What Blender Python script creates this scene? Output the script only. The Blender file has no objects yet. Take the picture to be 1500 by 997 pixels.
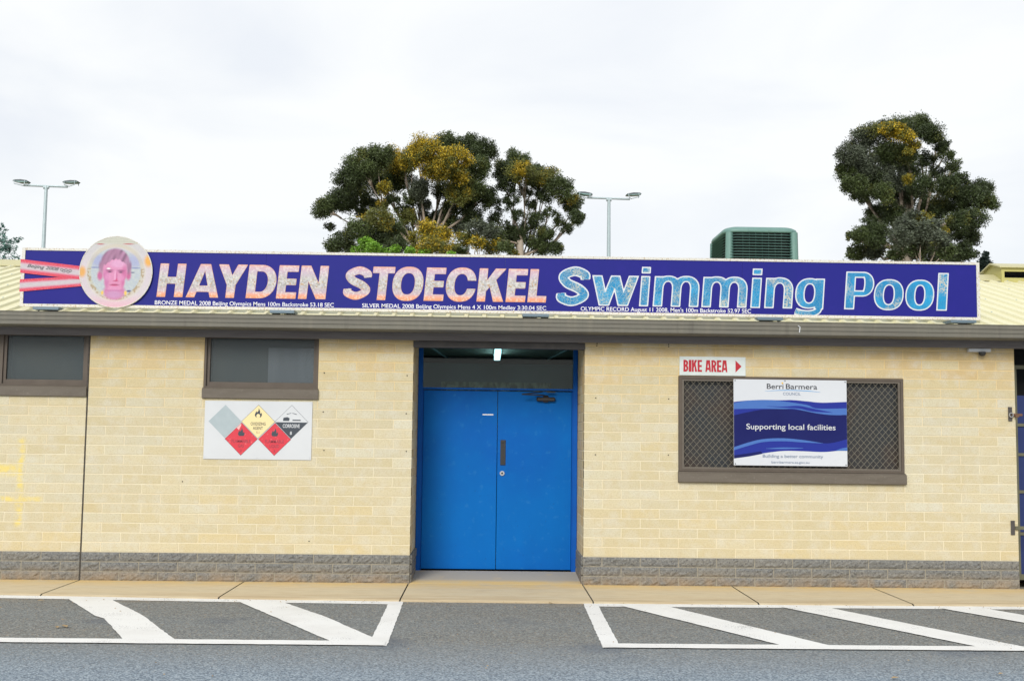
import bpy, math, random
import numpy as np
from mathutils import Vector, Matrix
sc = bpy.context.scene
COL = sc.collection
rnd = random.Random(7)
rng = np.random.default_rng(11)

# ------------------------------------------------------------------ camera
F, CX, CD, CH, YAW, PITCH, ROLL = 1654.07, 4.18376, 11.90883, 1.55254, .0209424, .0827019, .012233
def cam_axes():
    cy, sy, cp, sp = math.cos(YAW), math.sin(YAW), math.cos(PITCH), math.sin(PITCH)
    f = Vector((sy*cp, cy*cp, sp)); r = Vector((cy, -sy, 0)); u = r.cross(f)
    cr, sr = math.cos(ROLL), math.sin(ROLL)
    return cr*r + sr*u, -sr*r + cr*u, f
AR, AU, AF = cam_axes()
CP = Vector((CX, -CD, CH))
cd = bpy.data.cameras.new('camera'); cam = bpy.data.objects.new('camera', cd); COL.objects.link(cam)
cd.sensor_fit = 'HORIZONTAL'; cd.sensor_width = 36; cd.lens = F/1500*36
cd.clip_start = .1; cd.clip_end = 2000
m = Matrix((AR, AU, -AF)).transposed().to_4x4(); m.translation = CP
cam.matrix_world = m
sc.camera = cam
def at(px, py, y):                       # a photo pixel on the vertical plane at depth y
    d = AF + (px-750)/F*AR - (py-498.5)/F*AU
    return CP + d*((y-CP.y)/d.y)

# ------------------------------------------------------------------ light
SUN_EL, SUN_AZ = math.radians(30), math.radians(-162)   # azimuth measured from +Y, clockwise
w = bpy.data.worlds.new('World'); sc.world = w; w.use_nodes = True
nt = w.node_tree; nt.nodes.clear(); N = nt.nodes.new; L = nt.links.new
out = N('ShaderNodeOutputWorld')
sky = N('ShaderNodeTexSky'); sky.sky_type = 'NISHITA'; sky.sun_disc = False
sky.sun_elevation = SUN_EL; sky.sun_rotation = SUN_AZ
bg1 = N('ShaderNodeBackground'); bg1.inputs[1].default_value = .1; L(sky.outputs[0], bg1.inputs[0])
tc = N('ShaderNodeTexCoord')
mp = N('ShaderNodeMapping'); mp.inputs['Scale'].default_value = (1.3, 1.3, 4.2); L(tc.outputs['Generated'], mp.inputs[0])
nz = N('ShaderNodeTexNoise'); nz.inputs['Scale'].default_value = 1.7; nz.inputs['Detail'].default_value = 6
nz.inputs['Roughness'].default_value = .5; nz.inputs['Distortion'].default_value = .5; L(mp.outputs[0], nz.inputs[0])
cr = N('ShaderNodeValToRGB'); cr.color_ramp.elements[0].position = .40; cr.color_ramp.elements[1].position = .58
cr.color_ramp.elements[0].color = (.855, .885, .93, 1); cr.color_ramp.elements[1].color = (.985, .995, .99, 1)
L(nz.outputs[0], cr.inputs[0])
sx = N('ShaderNodeSeparateXYZ'); L(tc.outputs['Generated'], sx.inputs[0])
mr = N('ShaderNodeMapRange'); mr.inputs[1].default_value = 0; mr.inputs[2].default_value = 1
mr.inputs[3].default_value = .492; mr.inputs[4].default_value = .57; L(sx.outputs[2], mr.inputs[0])
bg2 = N('ShaderNodeBackground'); L(cr.outputs[0], bg2.inputs[0]); L(mr.outputs[0], bg2.inputs[1])
mx = N('ShaderNodeMixShader'); mx.inputs[0].default_value = .95
L(bg1.outputs[0], mx.inputs[1]); L(bg2.outputs[0], mx.inputs[2]); L(mx.outputs[0], out.inputs[0])
sd = bpy.data.lights.new('sun', 'SUN'); sd.energy = 1.35; sd.angle = math.radians(22); sd.color = (1, .975, .93)
so = bpy.data.objects.new('sun', sd); COL.objects.link(so)
sdir = Vector((math.sin(SUN_AZ)*math.cos(SUN_EL), math.cos(SUN_AZ)*math.cos(SUN_EL), math.sin(SUN_EL)))
so.rotation_euler = sdir.to_track_quat('Z', 'Y').to_euler(); so.location = (0, -20, 30)
sc.view_settings.view_transform = 'Standard'; sc.view_settings.look = 'None'
sc.view_settings.gamma = 1; sc.view_settings.exposure = 1.0

# ------------------------------------------------------------------ helpers
WL = {}
def put(name, me, parent=None, wloc=(0, 0, 0), mat=None):
    o = bpy.data.objects.new(name, me); COL.objects.link(o)
    wl = Vector(wloc); WL[o.name] = wl
    o.parent = parent
    o.location = wl - WL[parent.name] if parent else wl
    if mat and me is not None: me.materials.append(mat)
    return o
def tag(o, label=None, cat=None, group=None, kind=None):
    for k, v in (('label', label), ('category', cat), ('group', group), ('kind', kind)):
        if v: o[k] = v
    return o
def thing(name, loc, label, cat, group=None):
    return tag(put(name, None, None, loc), label, cat, group)
class MB:
    def __init__(s): s.v = []; s.f = []
    def add(s, vs, fs):
        n = len(s.v); s.v += [tuple(p) for p in vs]; s.f += [tuple(i+n for i in f) for f in fs]; return s
    def box(s, x0, x1, y0, y1, z0, z1, c=0):
        if c <= 0:
            vs = [(x, y, z) for x in (x0, x1) for y in (y0, y1) for z in (z0, z1)]
            return s.add(vs, [(0,1,3,2),(4,6,7,5),(0,4,5,1),(2,3,7,6),(0,2,6,4),(1,5,7,3)])
        # chamfered box
        vs = []; 
        for i, x in enumerate((x0, x1)):
            for j, y in enumerate((y0, y1)):
                for k, z in enumerate((z0, z1)):
                    sx_, sy_, sz_ = (1, -1)[i], (1, -1)[j], (1, -1)[k]
                    vs += [(x, y+sy_*c, z+sz_*c), (x+sx_*c, y, z+sz_*c), (x+sx_*c, y+sy_*c, z)]
        def I(i, j, k, a): return ((i*2+j)*2+k)*3+a
        fs = []
        for i in (0, 1):
            q = [I(i,0,0,0), I(i,0,1,0), I(i,1,1,0), I(i,1,0,0)]; fs.append(q if i == 0 else q[::-1])
            q = [I(0,i,0,1), I(1,i,0,1), I(1,i,1,1), I(0,i,1,1)]; fs.append(q if i == 0 else q[::-1])
            q = [I(0,0,i,2), I(0,1,i,2), I(1,1,i,2), I(1,0,i,2)]; fs.append(q if i == 0 else q[::-1])
        for a in (0, 1):
            for b in (0, 1):
                fs.append([I(a,b,0,0), I(a,b,1,0), I(a,b,1,1), I(a,b,0,1)])
                fs.append([I(a,0,b,0), I(a,1,b,0), I(a,1,b,2), I(a,0,b,2)])
                fs.append([I(0,a,b,1), I(1,a,b,1), I(1,a,b,2), I(0,a,b,2)])
        for i in (0, 1):
            for j in (0, 1):
                for k in (0, 1): fs.append([I(i,j,k,0), I(i,j,k,1), I(i,j,k,2)])
        return s.add(vs, fs)
    def tube(s, pts, rad, n=8, cap=True):
        pts = [Vector(p) for p in pts]
        if not hasattr(rad, '__len__'): rad = [rad]*len(pts)
        base = len(s.v); prev = None
        for i, p in enumerate(pts):
            t = (pts[min(i+1, len(pts)-1)] - pts[max(i-1, 0)]).normalized()
            a = prev if prev is not None else (Vector((0, 0, 1)) if abs(t.z) < .9 else Vector((1, 0, 0)))
            u = (a - t*a.dot(t)).normalized(); v = t.cross(u); prev = u
            for k in range(n):
                q = 2*math.pi*k/n
                s.v.append(tuple(p + (u*math.cos(q) + v*math.sin(q))*rad[i]))
        for i in range(len(pts)-1):
            for k in range(n):
                a = base+i*n+k; b = base+i*n+(k+1) % n
                s.f.append((a, b, b+n, a+n))
        if cap:
            s.f.append(tuple(base+k for k in range(n))[::-1]); s.f.append(tuple(base+(len(pts)-1)*n+k for k in range(n)))
        return s
    def prism(s, poly, axis, a0, a1):          # polygon in the two other axes, extruded along axis
        n = len(poly); vs = []
        for a in (a0, a1):
            for p, q in poly:
                vs.append({'x': (a, p, q), 'y': (p, a, q), 'z': (p, q, a)}[axis])
        fs = [tuple(range(n)), tuple(range(2*n-1, n-1, -1))] + [(i, i+n, (i+1) % n+n, (i+1) % n) for i in range(n)]
        return s.add(vs, fs)
    def mesh(s, name, org=(0, 0, 0), tint=None, smooth=False):
        me = bpy.data.meshes.new(name)
        o = Vector(org)
        me.from_pydata([(x-o.x, y-o.y, z-o.z) for x, y, z in s.v], [], s.f)
        if s.f and len(s.v) < 200000:
            import bmesh
            bm = bmesh.new(); bm.from_mesh(me); bmesh.ops.recalc_face_normals(bm, faces=bm.faces); bm.to_mesh(me); bm.free()
        if tint is not None:
            a = me.color_attributes.new('tint', 'FLOAT_COLOR', 'POINT')
            arr = np.ones((len(me.vertices), 4), 'f'); arr[:, :3] = np.asarray(tint); a.data.foreach_set('color', arr.ravel())
        if smooth: me.polygons.foreach_set('use_smooth', [True]*len(me.polygons))
        me.update(); return me
    def build(s, name, mat, parent=None, org=None, tint=None, smooth=False):
        if org is None: org = WL[parent.name] if parent else (0, 0, 0)
        return put(name, s.mesh(name, org, tint, smooth), parent, org, mat)

# ------------------------------------------------------------------ materials
def mat(name, col, rough=.8, metal=0, spec=.5, bump=None, noise=None, attr=None, emit=None, trans=0):
    m = bpy.data.materials.new(name); m.use_nodes = True; t = m.node_tree; b = t.nodes['Principled BSDF']
    b.inputs['Roughness'].default_value = rough; b.inputs['Metallic'].default_value = metal
    b.inputs['Specular IOR Level'].default_value = spec
    if trans: b.inputs['Transmission Weight'].default_value = trans
    if emit: b.inputs['Emission Color'].default_value = (*emit[:3], 1); b.inputs['Emission Strength'].default_value = emit[3]
    def n(k): return t.nodes.new(k)
    geo = n('ShaderNodeNewGeometry'); pos = geo.outputs['Position']
    src = None
    if attr:
        a = n('ShaderNodeAttribute'); a.attribute_name = 'tint'; src = a.outputs['Color']
    else:
        r = n('ShaderNodeRGB'); r.outputs[0].default_value = (*col, 1); src = r.outputs[0]
    def noise_tex(scale, detail=4, vec=pos, kind='n', stretch=None):
        if stretch:
            mp = n('ShaderNodeMapping'); mp.inputs['Scale'].default_value = stretch; t.links.new(vec, mp.inputs[0]); vec = mp.outputs[0]
        q = n('ShaderNodeTexNoise' if kind == 'n' else 'ShaderNodeTexVoronoi')
        q.inputs['Scale'].default_value = scale
        if kind == 'n': q.inputs['Detail'].default_value = detail
        t.links.new(vec, q.inputs['Vector']); return q.outputs[0]
    def ramp(v, p0, p1, c0=(0, 0, 0, 1), c1=(1, 1, 1, 1)):
        r = n('ShaderNodeValToRGB'); r.color_ramp.elements[0].position = p0; r.color_ramp.elements[1].position = p1
        r.color_ramp.elements[0].color = c0; r.color_ramp.elements[1].color = c1; t.links.new(v, r.inputs[0]); return r.outputs[0]
    def mix(fac, a, bb, mode='MIX'):
        x = n('ShaderNodeMix'); x.data_type = 'RGBA'; x.blend_type = mode
        for s_, v in ((x.inputs[0], fac), (x.inputs[6], a), (x.inputs[7], bb)):
            if hasattr(v, 'is_linked'): t.links.new(v, s_)
            elif hasattr(v, '__len__'): s_.default_value = (*v[:3], 1)
            else: s_.default_value = v
        return x.outputs[2]
    for it in (noise or []):      # (scale, low, high, colour, strength[, kind, stretch])
        sc_, lo, hi, c, st = it[:5]; kind = it[5] if len(it) > 5 else 'n'; strt = it[6] if len(it) > 6 else None
        v = noise_tex(sc_, 5, kind=kind, stretch=strt)
        r = ramp(v, min(lo, hi), max(lo, hi), (0,)*3+(1,) if lo < hi else (st,)*3+(1,), (st,)*3+(1,) if lo < hi else (0,)*3+(1,))
        src = mix(r, src, c)
    m['_'] = 0
    t.links.new(src, b.inputs['Base Color'])
    if bump:
        v = noise_tex(bump[0], 6, stretch=bump[2] if len(bump) > 2 else None)
        bp = n('ShaderNodeBump'); bp.inputs['Strength'].default_value = 1; bp.inputs['Distance'].default_value = bump[1]
        t.links.new(v, bp.inputs['Height']); t.links.new(bp.outputs[0], b.inputs['Normal'])
    m['tools'] = 0
    return m, t, b, (pos, noise_tex, ramp, mix, n)
def M(*a, **k): return mat(*a, **k)[0]

# brick: tint per block, fine relief, weather bloom, a faint sprayed mark at the left
brick_m, t, b, (pos, ntx, ramp, mix, n) = mat('split_face_brick', (0, 0, 0), .9, attr=True, spec=.2,
    bump=(75, .004, (1, 1, 1.4)), noise=[(7, .45, .7, (.60, .575, .49), .5), (70, .48, .62, (.40, .33, .20), .35), (200, .5, .7, (.66, .62, .50), .3), (16, .52, .75, (.50, .39, .22), .35), (2.3, .5, .75, (.58, .46, .26), .2)])
src = b.inputs['Base Color'].links[0].from_socket
sx = n('ShaderNodeSeparateXYZ'); t.links.new(pos, sx.inputs[0])
def band(axis, c, hw, soft):
    s1 = n('ShaderNodeMath'); s1.operation = 'SUBTRACT'; t.links.new(sx.outputs[axis], s1.inputs[0]); s1.inputs[1].default_value = c
    s2 = n('ShaderNodeMath'); s2.operation = 'ABSOLUTE'; t.links.new(s1.outputs[0], s2.inputs[0])
    s3 = n('ShaderNodeMapRange'); t.links.new(s2.outputs[0], s3.inputs[0])
    s3.inputs[1].default_value = hw; s3.inputs[2].default_value = hw+soft; s3.inputs[3].default_value = 1; s3.inputs[4].default_value = 0
    return s3.outputs[0]
def mm(op, a, b_):
    x = n('ShaderNodeMath'); x.operation = op
    for s_, v in ((x.inputs[0], a), (x.inputs[1], b_)):
        if hasattr(v, 'is_linked'): t.links.new(v, s_)
        else: s_.default_value = v
    return x.outputs[0]
v1 = mm('MULTIPLY', band(0, -.655, .012, .04), band(2, 1.0, .42, .06))
v2 = mm('MULTIPLY', band(0, -.66, .2, .06), band(2, .82, .01, .03))
v3 = mm('MULTIPLY', band(0, -.80, .08, .05), band(2, 1.12, .03, .06))
g = mm('MULTIPLY', mm('MAXIMUM', mm('MAXIMUM', v1, v2), v3), ramp(ntx(11), .35, .6))
src = mix(mm('MULTIPLY', g, .55), src, (.80, .60, .06))
t.links.new(src, b.inputs['Base Color'])

mort = mat('mortar', (.68, .62, .46), .95, spec=.1, bump=(60, .002), noise=[(3, .45, .7, (.66, .53, .32), .5), (25, .5, .8, (.52, .40, .22), .4)])
t, b, (pos, ntx, ramp, mix, n) = mort[1:]
sx = n('ShaderNodeSeparateXYZ'); t.links.new(pos, sx.inputs[0]); mr_ = n('ShaderNodeMapRange'); t.links.new(sx.outputs[2], mr_.inputs[0])
mr_.inputs[1].default_value = 1.5; mr_.inputs[2].default_value = 2.3; mr_.inputs[3].default_value = 0; mr_.inputs[4].default_value = .8
src = mix(mr_.outputs[0], b.inputs['Base Color'].links[0].from_socket, (.66, .48, .21)); t.links.new(src, b.inputs['Base Color']); mortar_m = mort[0]
plinth_m = mat('rock_face_block', (0, 0, 0), .95, attr=True, spec=.15, bump=(34, .010),
    noise=[(45, .5, .62, (.27, .265, .245), .55), (60, .54, .66, (.065, .067, .07), .7)])
t, b, (pos, ntx, ramp, mix, n) = plinth_m[1:]
sx = n('ShaderNodeSeparateXYZ'); t.links.new(pos, sx.inputs[0])
mr_ = n('ShaderNodeMapRange'); t.links.new(sx.outputs[2], mr_.inputs[0]); mr_.inputs[1].default_value = .0; mr_.inputs[2].default_value = .16
mr_.inputs[3].default_value = .55; mr_.inputs[4].default_value = 0
fac = n('ShaderNodeMath'); fac.operation = 'MULTIPLY'; t.links.new(mr_.outputs[0], fac.inputs[0]); t.links.new(ramp(ntx(6), .3, .6), fac.inputs[1])
src = mix(fac.outputs[0], b.inputs['Base Color'].links[0].from_socket, (.36, .25, .14)); t.links.new(src, b.inputs['Base Color'])
plinth_m = plinth_m[0]
pmortar_m = M('plinth_mortar', (.33, .30, .235), .95, spec=.1, noise=[(25, .4, .65, (.19, .18, .155), .75)])
gap_m = M('joint_sealant', (.05, .045, .04), .9, noise=[(30, .4, .6, (.12, .10, .08), .5)])

conc = mat('path_concrete', (.57, .48, .325), .9, spec=.15, bump=(120, .0015),
    noise=[(1.6, .4, .7, (.54, .48, .35), .6, 'n', (.5, 2.5, 1)), (7, .45, .7, (.42, .33, .21), .45, 'n', (.6, 3, 1)), (140, .55, .75, (.26, .20, .14), .35)])
t, b, (pos, ntx, ramp, mix, n) = conc[1:]
sx = n('ShaderNodeSeparateXYZ'); t.links.new(pos, sx.inputs[0])
def yrange(a, c, lo, hi):
    q = n('ShaderNodeMapRange'); t.links.new(sx.outputs[1], q.inputs[0])
    q.inputs[1].default_value = a; q.inputs[2].default_value = c; q.inputs[3].default_value = lo; q.inputs[4].default_value = hi; return q.outputs[0]
def mul(a, c):
    q = n('ShaderNodeMath'); q.operation = 'MULTIPLY'
    t.links.new(a, q.inputs[0])
    if hasattr(c, 'is_linked'): t.links.new(c, q.inputs[1])
    else: q.inputs[1].default_value = c
    return q.outputs[0]
src = b.inputs['Base Color'].links[0].from_socket
src = mix(mul(yrange(-.45, -.02, 0, .9), ramp(ntx(4), .25, .55)), src, (.66, .47, .20))     # orange silt washed against the wall
src = mix(mul(yrange(.10, .26, 0, .95), ramp(ntx(5), .1, .4)), src, (.40, .375, .33))          # grey doorway slab
src = mix(mul(yrange(-1.0, -.8, .55, 0), ramp(ntx(3.2, stretch=(.4, 3, 1)), .35, .6)), src, (.40, .30, .18))
t.links.new(src, b.inputs['Base Color'])
conc_m = conc[0]

def stones(name, base, c_hi, c_lo, hi=.58, lo=.42, patch=None):
    r = mat(name, base, .92, spec=.25)
    t, b, (pos, ntx, ramp, mix, n) = r[1:]
    src = b.inputs['Base Color'].links[0].from_socket
    big = ntx(.55, 5, stretch=(.5, 1.2, 1)); src = mix(mul0(n, t, ramp(big, .4, .65), .55), src, patch or c_lo)
    v = n('ShaderNodeTexVoronoi'); v.inputs['Scale'].default_value = 85; t.links.new(pos, v.inputs['Vector'])
    sep = n('ShaderNodeSeparateColor'); t.links.new(v.outputs['Color'], sep.inputs[0])
    src = mix(ramp(sep.outputs[0], .70, .88, c1=(.85,)*3+(1,)), src, c_hi)
    src = mix(ramp(sep.outputs[1], .66, .86, c1=(.8,)*3+(1,)), src, c_lo)
    src = mix(ramp(sep.outputs[2], .93, .96, c1=(.7,)*3+(1,)), src, (.36, .27, .17))
    t.links.new(src, b.inputs['Base Color'])
    bp = n('ShaderNodeBump'); bp.inputs['Distance'].default_value = .006; bp.inputs['Strength'].default_value = .8
    t.links.new(v.outputs['Distance'], bp.inputs['Height']); t.links.new(bp.outputs[0], b.inputs['Normal'])
    return r
def mul0(n, t, a, c):
    q = n('ShaderNodeMath'); q.operation = 'MULTIPLY'; t.links.new(a, q.inputs[0]); q.inputs[1].default_value = c; return q.outputs[0]
road = stones('asphalt', (.185, .197, .195), (.30, .315, .305), (.085, .09, .09), patch=(.19, .175, .145))
t, b, (pos, ntx, ramp, mix, n) = road[1:]
sx = n('ShaderNodeSeparateXYZ'); t.links.new(pos, sx.inputs[0])
src = b.inputs['Base Color'].links[0].from_socket
bl = mul(yrange(-4.4, -3.1, 1, 0), .75)                # the newer blue-grey seal of the carriageway starts past the bays
sep_n = ntx(75, 3)
oil = mul(ramp(ntx(1.1, 3), .60, .72), .45); src = mix(oil, src, (.075, .09, .12))
src = mix(mul(yrange(-1.5, -1.15, 0, .45), ramp(ntx(3.4, 4, stretch=(.5, 2, 1)), .42, .6)), src, (.30, .24, .16))
src = mix(bl, src, mix(ramp(sep_n, .42, .6), (.10, .14, .19), (.37, .44, .50)))
t.links.new(src, b.inputs['Base Color'])
road_m = road[0]

paint = mat('road_paint', (.74, .74, .72), .7, spec=.3, bump=(140, .002), noise=[(2.2, .45, .75, (.62, .61, .58), .6)])
t, b, (pos, ntx, ramp, mix, n) = paint[1:]
src = b.inputs['Base Color'].links[0].from_socket
wear = ntx(95, 3); big = ntx(3.1, 4)
add = n('ShaderNodeMath'); add.operation = 'ADD'; t.links.new(wear, add.inputs[0]); t.links.new(mul(big, .5), add.inputs[1])
src = mix(ramp(add.outputs[0], .90, 1.0), src, (.14, .135, .13)); t.links.new(src, b.inputs['Base Color'])
paint_m = paint[0]
ground_m = M('dry_ground', (.16, .13, .08), .95, noise=[(.3, .4, .6, (.10, .11, .05), .8), (8, .4, .6, (.22, .18, .12), .5)], bump=(20, .01))

roof_m = M('cream_roof_steel', (.66, .63, .42), .5, spec=.4, noise=[(1.3, .45, .7, (.62, .585, .37), .6), (14, .6, .75, (.45, .38, .2), .35)])
cream_m = M('cream_flashing', (.46, .43, .24), .5, noise=[(3, .45, .7, (.42, .38, .2), .6)])
yellow_m = M('yellow_ventilator_steel', (.42, .385, .13), .55, noise=[(3, .45, .7, (.37, .34, .12), .6)])
gutter_m = M('khaki_gutter_steel', (.15, .142, .115), .5, spec=.3, noise=[(5, .5, .7, (.20, .18, .14), .5, 'n', (2.5, 1, .2)), (3, .58, .7, (.085, .08, .065), .5, 'n', (3, 1, .15)), (2, .4, .7, (.13, .12, .10), .6, 'n', (1, 1, 6)), (30, .6, .8, (.18, .16, .13), .4)])
fascia_m = M('dark_fascia_timber', (.135, .12, .118), .65, noise=[(6, .4, .7, (.19, .175, .17), .6, 'n', (.5, 1, 9)), (50, .58, .8, (.08, .07, .07), .5, 'n', (.3, 1, 6))])
lintel_m = M('lintel_steel', (.055, .048, .045), .6, noise=[(9, .4, .7, (.09, .08, .07), .6)])
frame_m = M('bronze_window_frame', (.095, .075, .058), .5, spec=.3, noise=[(5, .4, .7, (.125, .10, .078), .6), (60, .6, .8, (.09, .07, .06), .4)])
sill_m = M('weathered_sill', (.135, .115, .092), .6, spec=.3, noise=[(4, .4, .7, (.105, .088, .068), .7, 'n', (1, 1, 5)), (50, .6, .8, (.28, .25, .22), .4)])
blue = mat('blue_door_paint', (.0, .125, .44), .5, spec=.12, bump=(9, .0012), noise=[(1.1, .4, .65, (.001, .095, .40), .75), (6, .5, .75, (.0, .14, .47), .35), (13, .60, .70, (.02, .17, .46), .5), (2.2, .5, .7, (.0, .10, .36), .4, 'n', (1, 1, .25)), (40, .68, .74, (.01, .05, .2), .5)])
blue_m = blue[0]
blueframe_m = M('blue_frame_paint', (.002, .09, .40), .5, spec=.15, noise=[(5, .4, .7, (.004, .07, .33), .6)])
black_m = M('black_metal', (.02, .02, .022), .45)
dark_m = M('dark_void', (.012, .012, .013), .9)
steel_m = M('brushed_steel', (.55, .55, .56), .35, metal=1)
galv_m = M('galvanised_steel', (.42, .50, .52), .5, metal=.25, noise=[(8, .4, .7, (.34, .42, .44), .6)])
white_m = M('white_sign_face', (.57, .585, .60), .4, noise=[(3, .4, .7, (.52, .535, .55), .6)])
bikewhite_m = M('bike_sign_face', (.62, .66, .64), .45, noise=[(6, .4, .65, (.50, .57, .54), .7), (60, .6, .75, (.55, .45, .4), .3)])
signframe_m = M('flaking_sign_border', (.62, .605, .56), .55, noise=[(60, .56, .62, (.34, .22, .10), .65), (110, .55, .62, (.45, .36, .2), .6)])
purple_m = M('sign_blue_vinyl', (.017, .016, .20), .5, spec=.15, noise=[(.9, .4, .65, (.014, .02, .18), .6), (7, .55, .75, (.021, .018, .22), .5)])
whitetext_m = M('white_vinyl', (.78, .78, .80), .5, noise=[(220, .55, .65, (.35, .33, .5), .5)])
red_m = M('red_vinyl', (.42, .008, .02), .5, noise=[(70, .6, .75, (.62, .25, .25), .4)])
navy_m = M('navy_print', (.010, .013, .095), .6, spec=.12, noise=[(3, .4, .7, (.013, .018, .115), .6)])
royal_m = M('royal_blue_print', (.020, .032, .25), .6, spec=.12); light_m = M('light_blue_print', (.065, .15, .42), .6, spec=.12)
cyanline_m = M('cyan_print', (.10, .32, .60), .4); gold_m = M('gold_print', (.75, .45, .03), .4)
blacktext_m = M('black_print', (.025, .027, .035), .5); greytext_m = M('slate_print', (.12, .17, .27), .5)
hzgrey_m = M('faded_grey_print', (.34, .40, .42), .5, noise=[(14, .4, .7, (.39, .45, .47), .5)])
hzyel_m = M('pale_yellow_print', (.74, .62, .32), .5); hzred_m = M('red_print', (.58, .025, .045), .5, noise=[(40, .6, .7, (.75, .2, .2), .4)])
hzdark_m = M('dark_slate_print', (.035, .045, .06), .5); hzpeel_m = M('peeled_pink', (.75, .42, .40), .7)
hzbrown_m = M('dull_red_print', (.22, .03, .05), .5)
glassrough = mat('obscured_glass', (.085, .10, .10), .22, spec=.5, noise=[(1.6, .4, .65, (.065, .085, .095), .8), (180, .5, .7, (.11, .13, .13), .4)], bump=(260, .0006))
obs_m = glassrough[0]
_t = obs_m.node_tree; _tr = _t.nodes.new('ShaderNodeBsdfTransparent'); _ms = _t.nodes.new('ShaderNodeMixShader'); _ms.inputs[0].default_value = .5
_t.links.new(glassrough[2].outputs[0], _ms.inputs[1]); _t.links.new(_tr.outputs[0], _ms.inputs[2]); _t.links.new(_ms.outputs[0], _t.nodes['Material Output'].inputs[0])
blind_m = M('grey_green_blind', (.13, .16, .15), .9, noise=[(2, .4, .7, (.10, .125, .12), .6)])
reflection_m = M('pale_blue_reflection', (.62, .70, .80), .9, noise=[(9, .4, .7, (.42, .48, .58), .7, 'n', (1, 1, .08))])  # pale streaked colour imitating a reflection in window glass
mg = bpy.data.materials.new('clear_glass'); mg.use_nodes = True; t = mg.node_tree; t.nodes.clear()
o_ = t.nodes.new('ShaderNodeOutputMaterial'); tr = t.nodes.new('ShaderNodeBsdfTransparent'); gl = t.nodes.new('ShaderNodeBsdfGlossy'); gl.inputs['Roughness'].default_value = .03
tr.inputs[0].default_value = (.80, .84, .82, 1); fr = t.nodes.new('ShaderNodeFresnel'); fr.inputs[0].default_value = 1.33
mx_ = t.nodes.new('ShaderNodeMixShader'); t.links.new(fr.outputs[0], mx_.inputs[0]); t.links.new(tr.outputs[0], mx_.inputs[1]); t.links.new(gl.outputs[0], mx_.inputs[2]); t.links.new(mx_.outputs[0], o_.inputs[0])
glass_m = mg
shutter_m = M('dusty_dark_glass', (.045, .046, .046), .3, spec=.3, noise=[(1.4, .45, .65, (.085, .052, .034), .8), (5, .5, .7, (.035, .042, .05), .6)])
mesh_m = M('mesh_wire', (.24, .22, .17), .5, metal=.3, noise=[(20, .45, .7, (.2, .17, .13), .6)])
cooler_m = M('green_plastic', (.115, .225, .20), .5, noise=[(3, .4, .7, (.15, .26, .235), .6), (18, .55, .75, (.08, .14, .125), .4)])
coolerpad_m = M('cooler_pad', (.045, .05, .045), .9, noise=[(30, .4, .7, (.02, .02, .02), .6)])
inner_m = M('interior_plaster', (.30, .35, .36), .8, noise=[(2, .4, .7, (.20, .26, .28), .7)])
innerlow_m = M('lobby_floor_and_reflection', (.80, .77, .60), .9, noise=[(14, .42, .56, (.30, .28, .21), .85, 'n', (1, 1, .45))])  # lobby floor, and the cream band imitating a reflection
ceil_m = M('interior_ceiling_boards', (.62, .58, .50), .7)
lamp_m = M('lamp_tube', (.1, .4, .5), .5, emit=(.26, .50, .56, 3.4))
gate_m = M('olive_gate_steel', (.13, .125, .075), .5, noise=[(9, .4, .7, (.09, .085, .055), .6)])
gateblue_m = M('navy_sheet', (.008, .022, .11), .5, noise=[(4, .4, .7, (.008, .02, .11), .6)])
bark_m = M('pale_gum_bark', (.36, .30, .235), .9, noise=[(3, .4, .6, (.2, .15, .11), .8), (12, .5, .7, (.5, .44, .37), .4)])
def leafmat(name, rough=.5):
    r = mat(name, (0, 0, 0), rough, attr=True, spec=.35)
    m_, t, b = r[:3]
    tr = t.nodes.new('ShaderNodeBsdfTranslucent'); ms = t.nodes.new('ShaderNodeMixShader'); ms.inputs[0].default_value = .18
    t.links.new(b.inputs['Base Color'].links[0].from_socket, tr.inputs[0])
    ou = t.nodes['Material Output']; t.links.new(b.outputs[0], ms.inputs[1]); t.links.new(tr.outputs[0], ms.inputs[2]); t.links.new(ms.outputs[0], ou.inputs[0])
    return m_
leaf_m = leafmat('gum_leaves')

# ------------------------------------------------------------------ ground, road, footpath
MB().box(-300, 300, -120, 600, -1.2, -.06).build('ground', ground_m)
tag(bpy.data.objects['ground'], kind='structure')
edge = [(-14, -.98), (-.4, -.99), (1.56, -1.11), (3.44, -1.17), (5.14, -1.19), (7.33, -1.17), (9.3, -1.14), (20, -1.1)]
def ey(x):
    for (a, p), (c, q) in zip(edge, edge[1:]):
        if x <= c: return p + (q-p)*(x-a)/(c-a)
    return edge[-1][1]
r_ = MB(); r_.add([(-40, -40, -.02), (50, -40, -.02)] + [(x, y+.05, -.02) for x, y in ((50, -1.1),)] + [(x, y+.05, -.02) for x, y in edge[::-1]] + [(-40, -.93, -.02)], [tuple(range(2+1+len(edge)+1))])
tag(r_.build('road', road_m), kind='structure')
fp = tag(MB().box(-14, 20, -.9, 7.6, -.5, -.035).build('footpath', pmortar_m), kind='structure')
js = [-12.2, -8.8, -5.2, -1.75, 0, 1.69, 3.39, 5.2, 6.76, 8.235, 9.85, 11.5, 13.2, 16.5]
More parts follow.
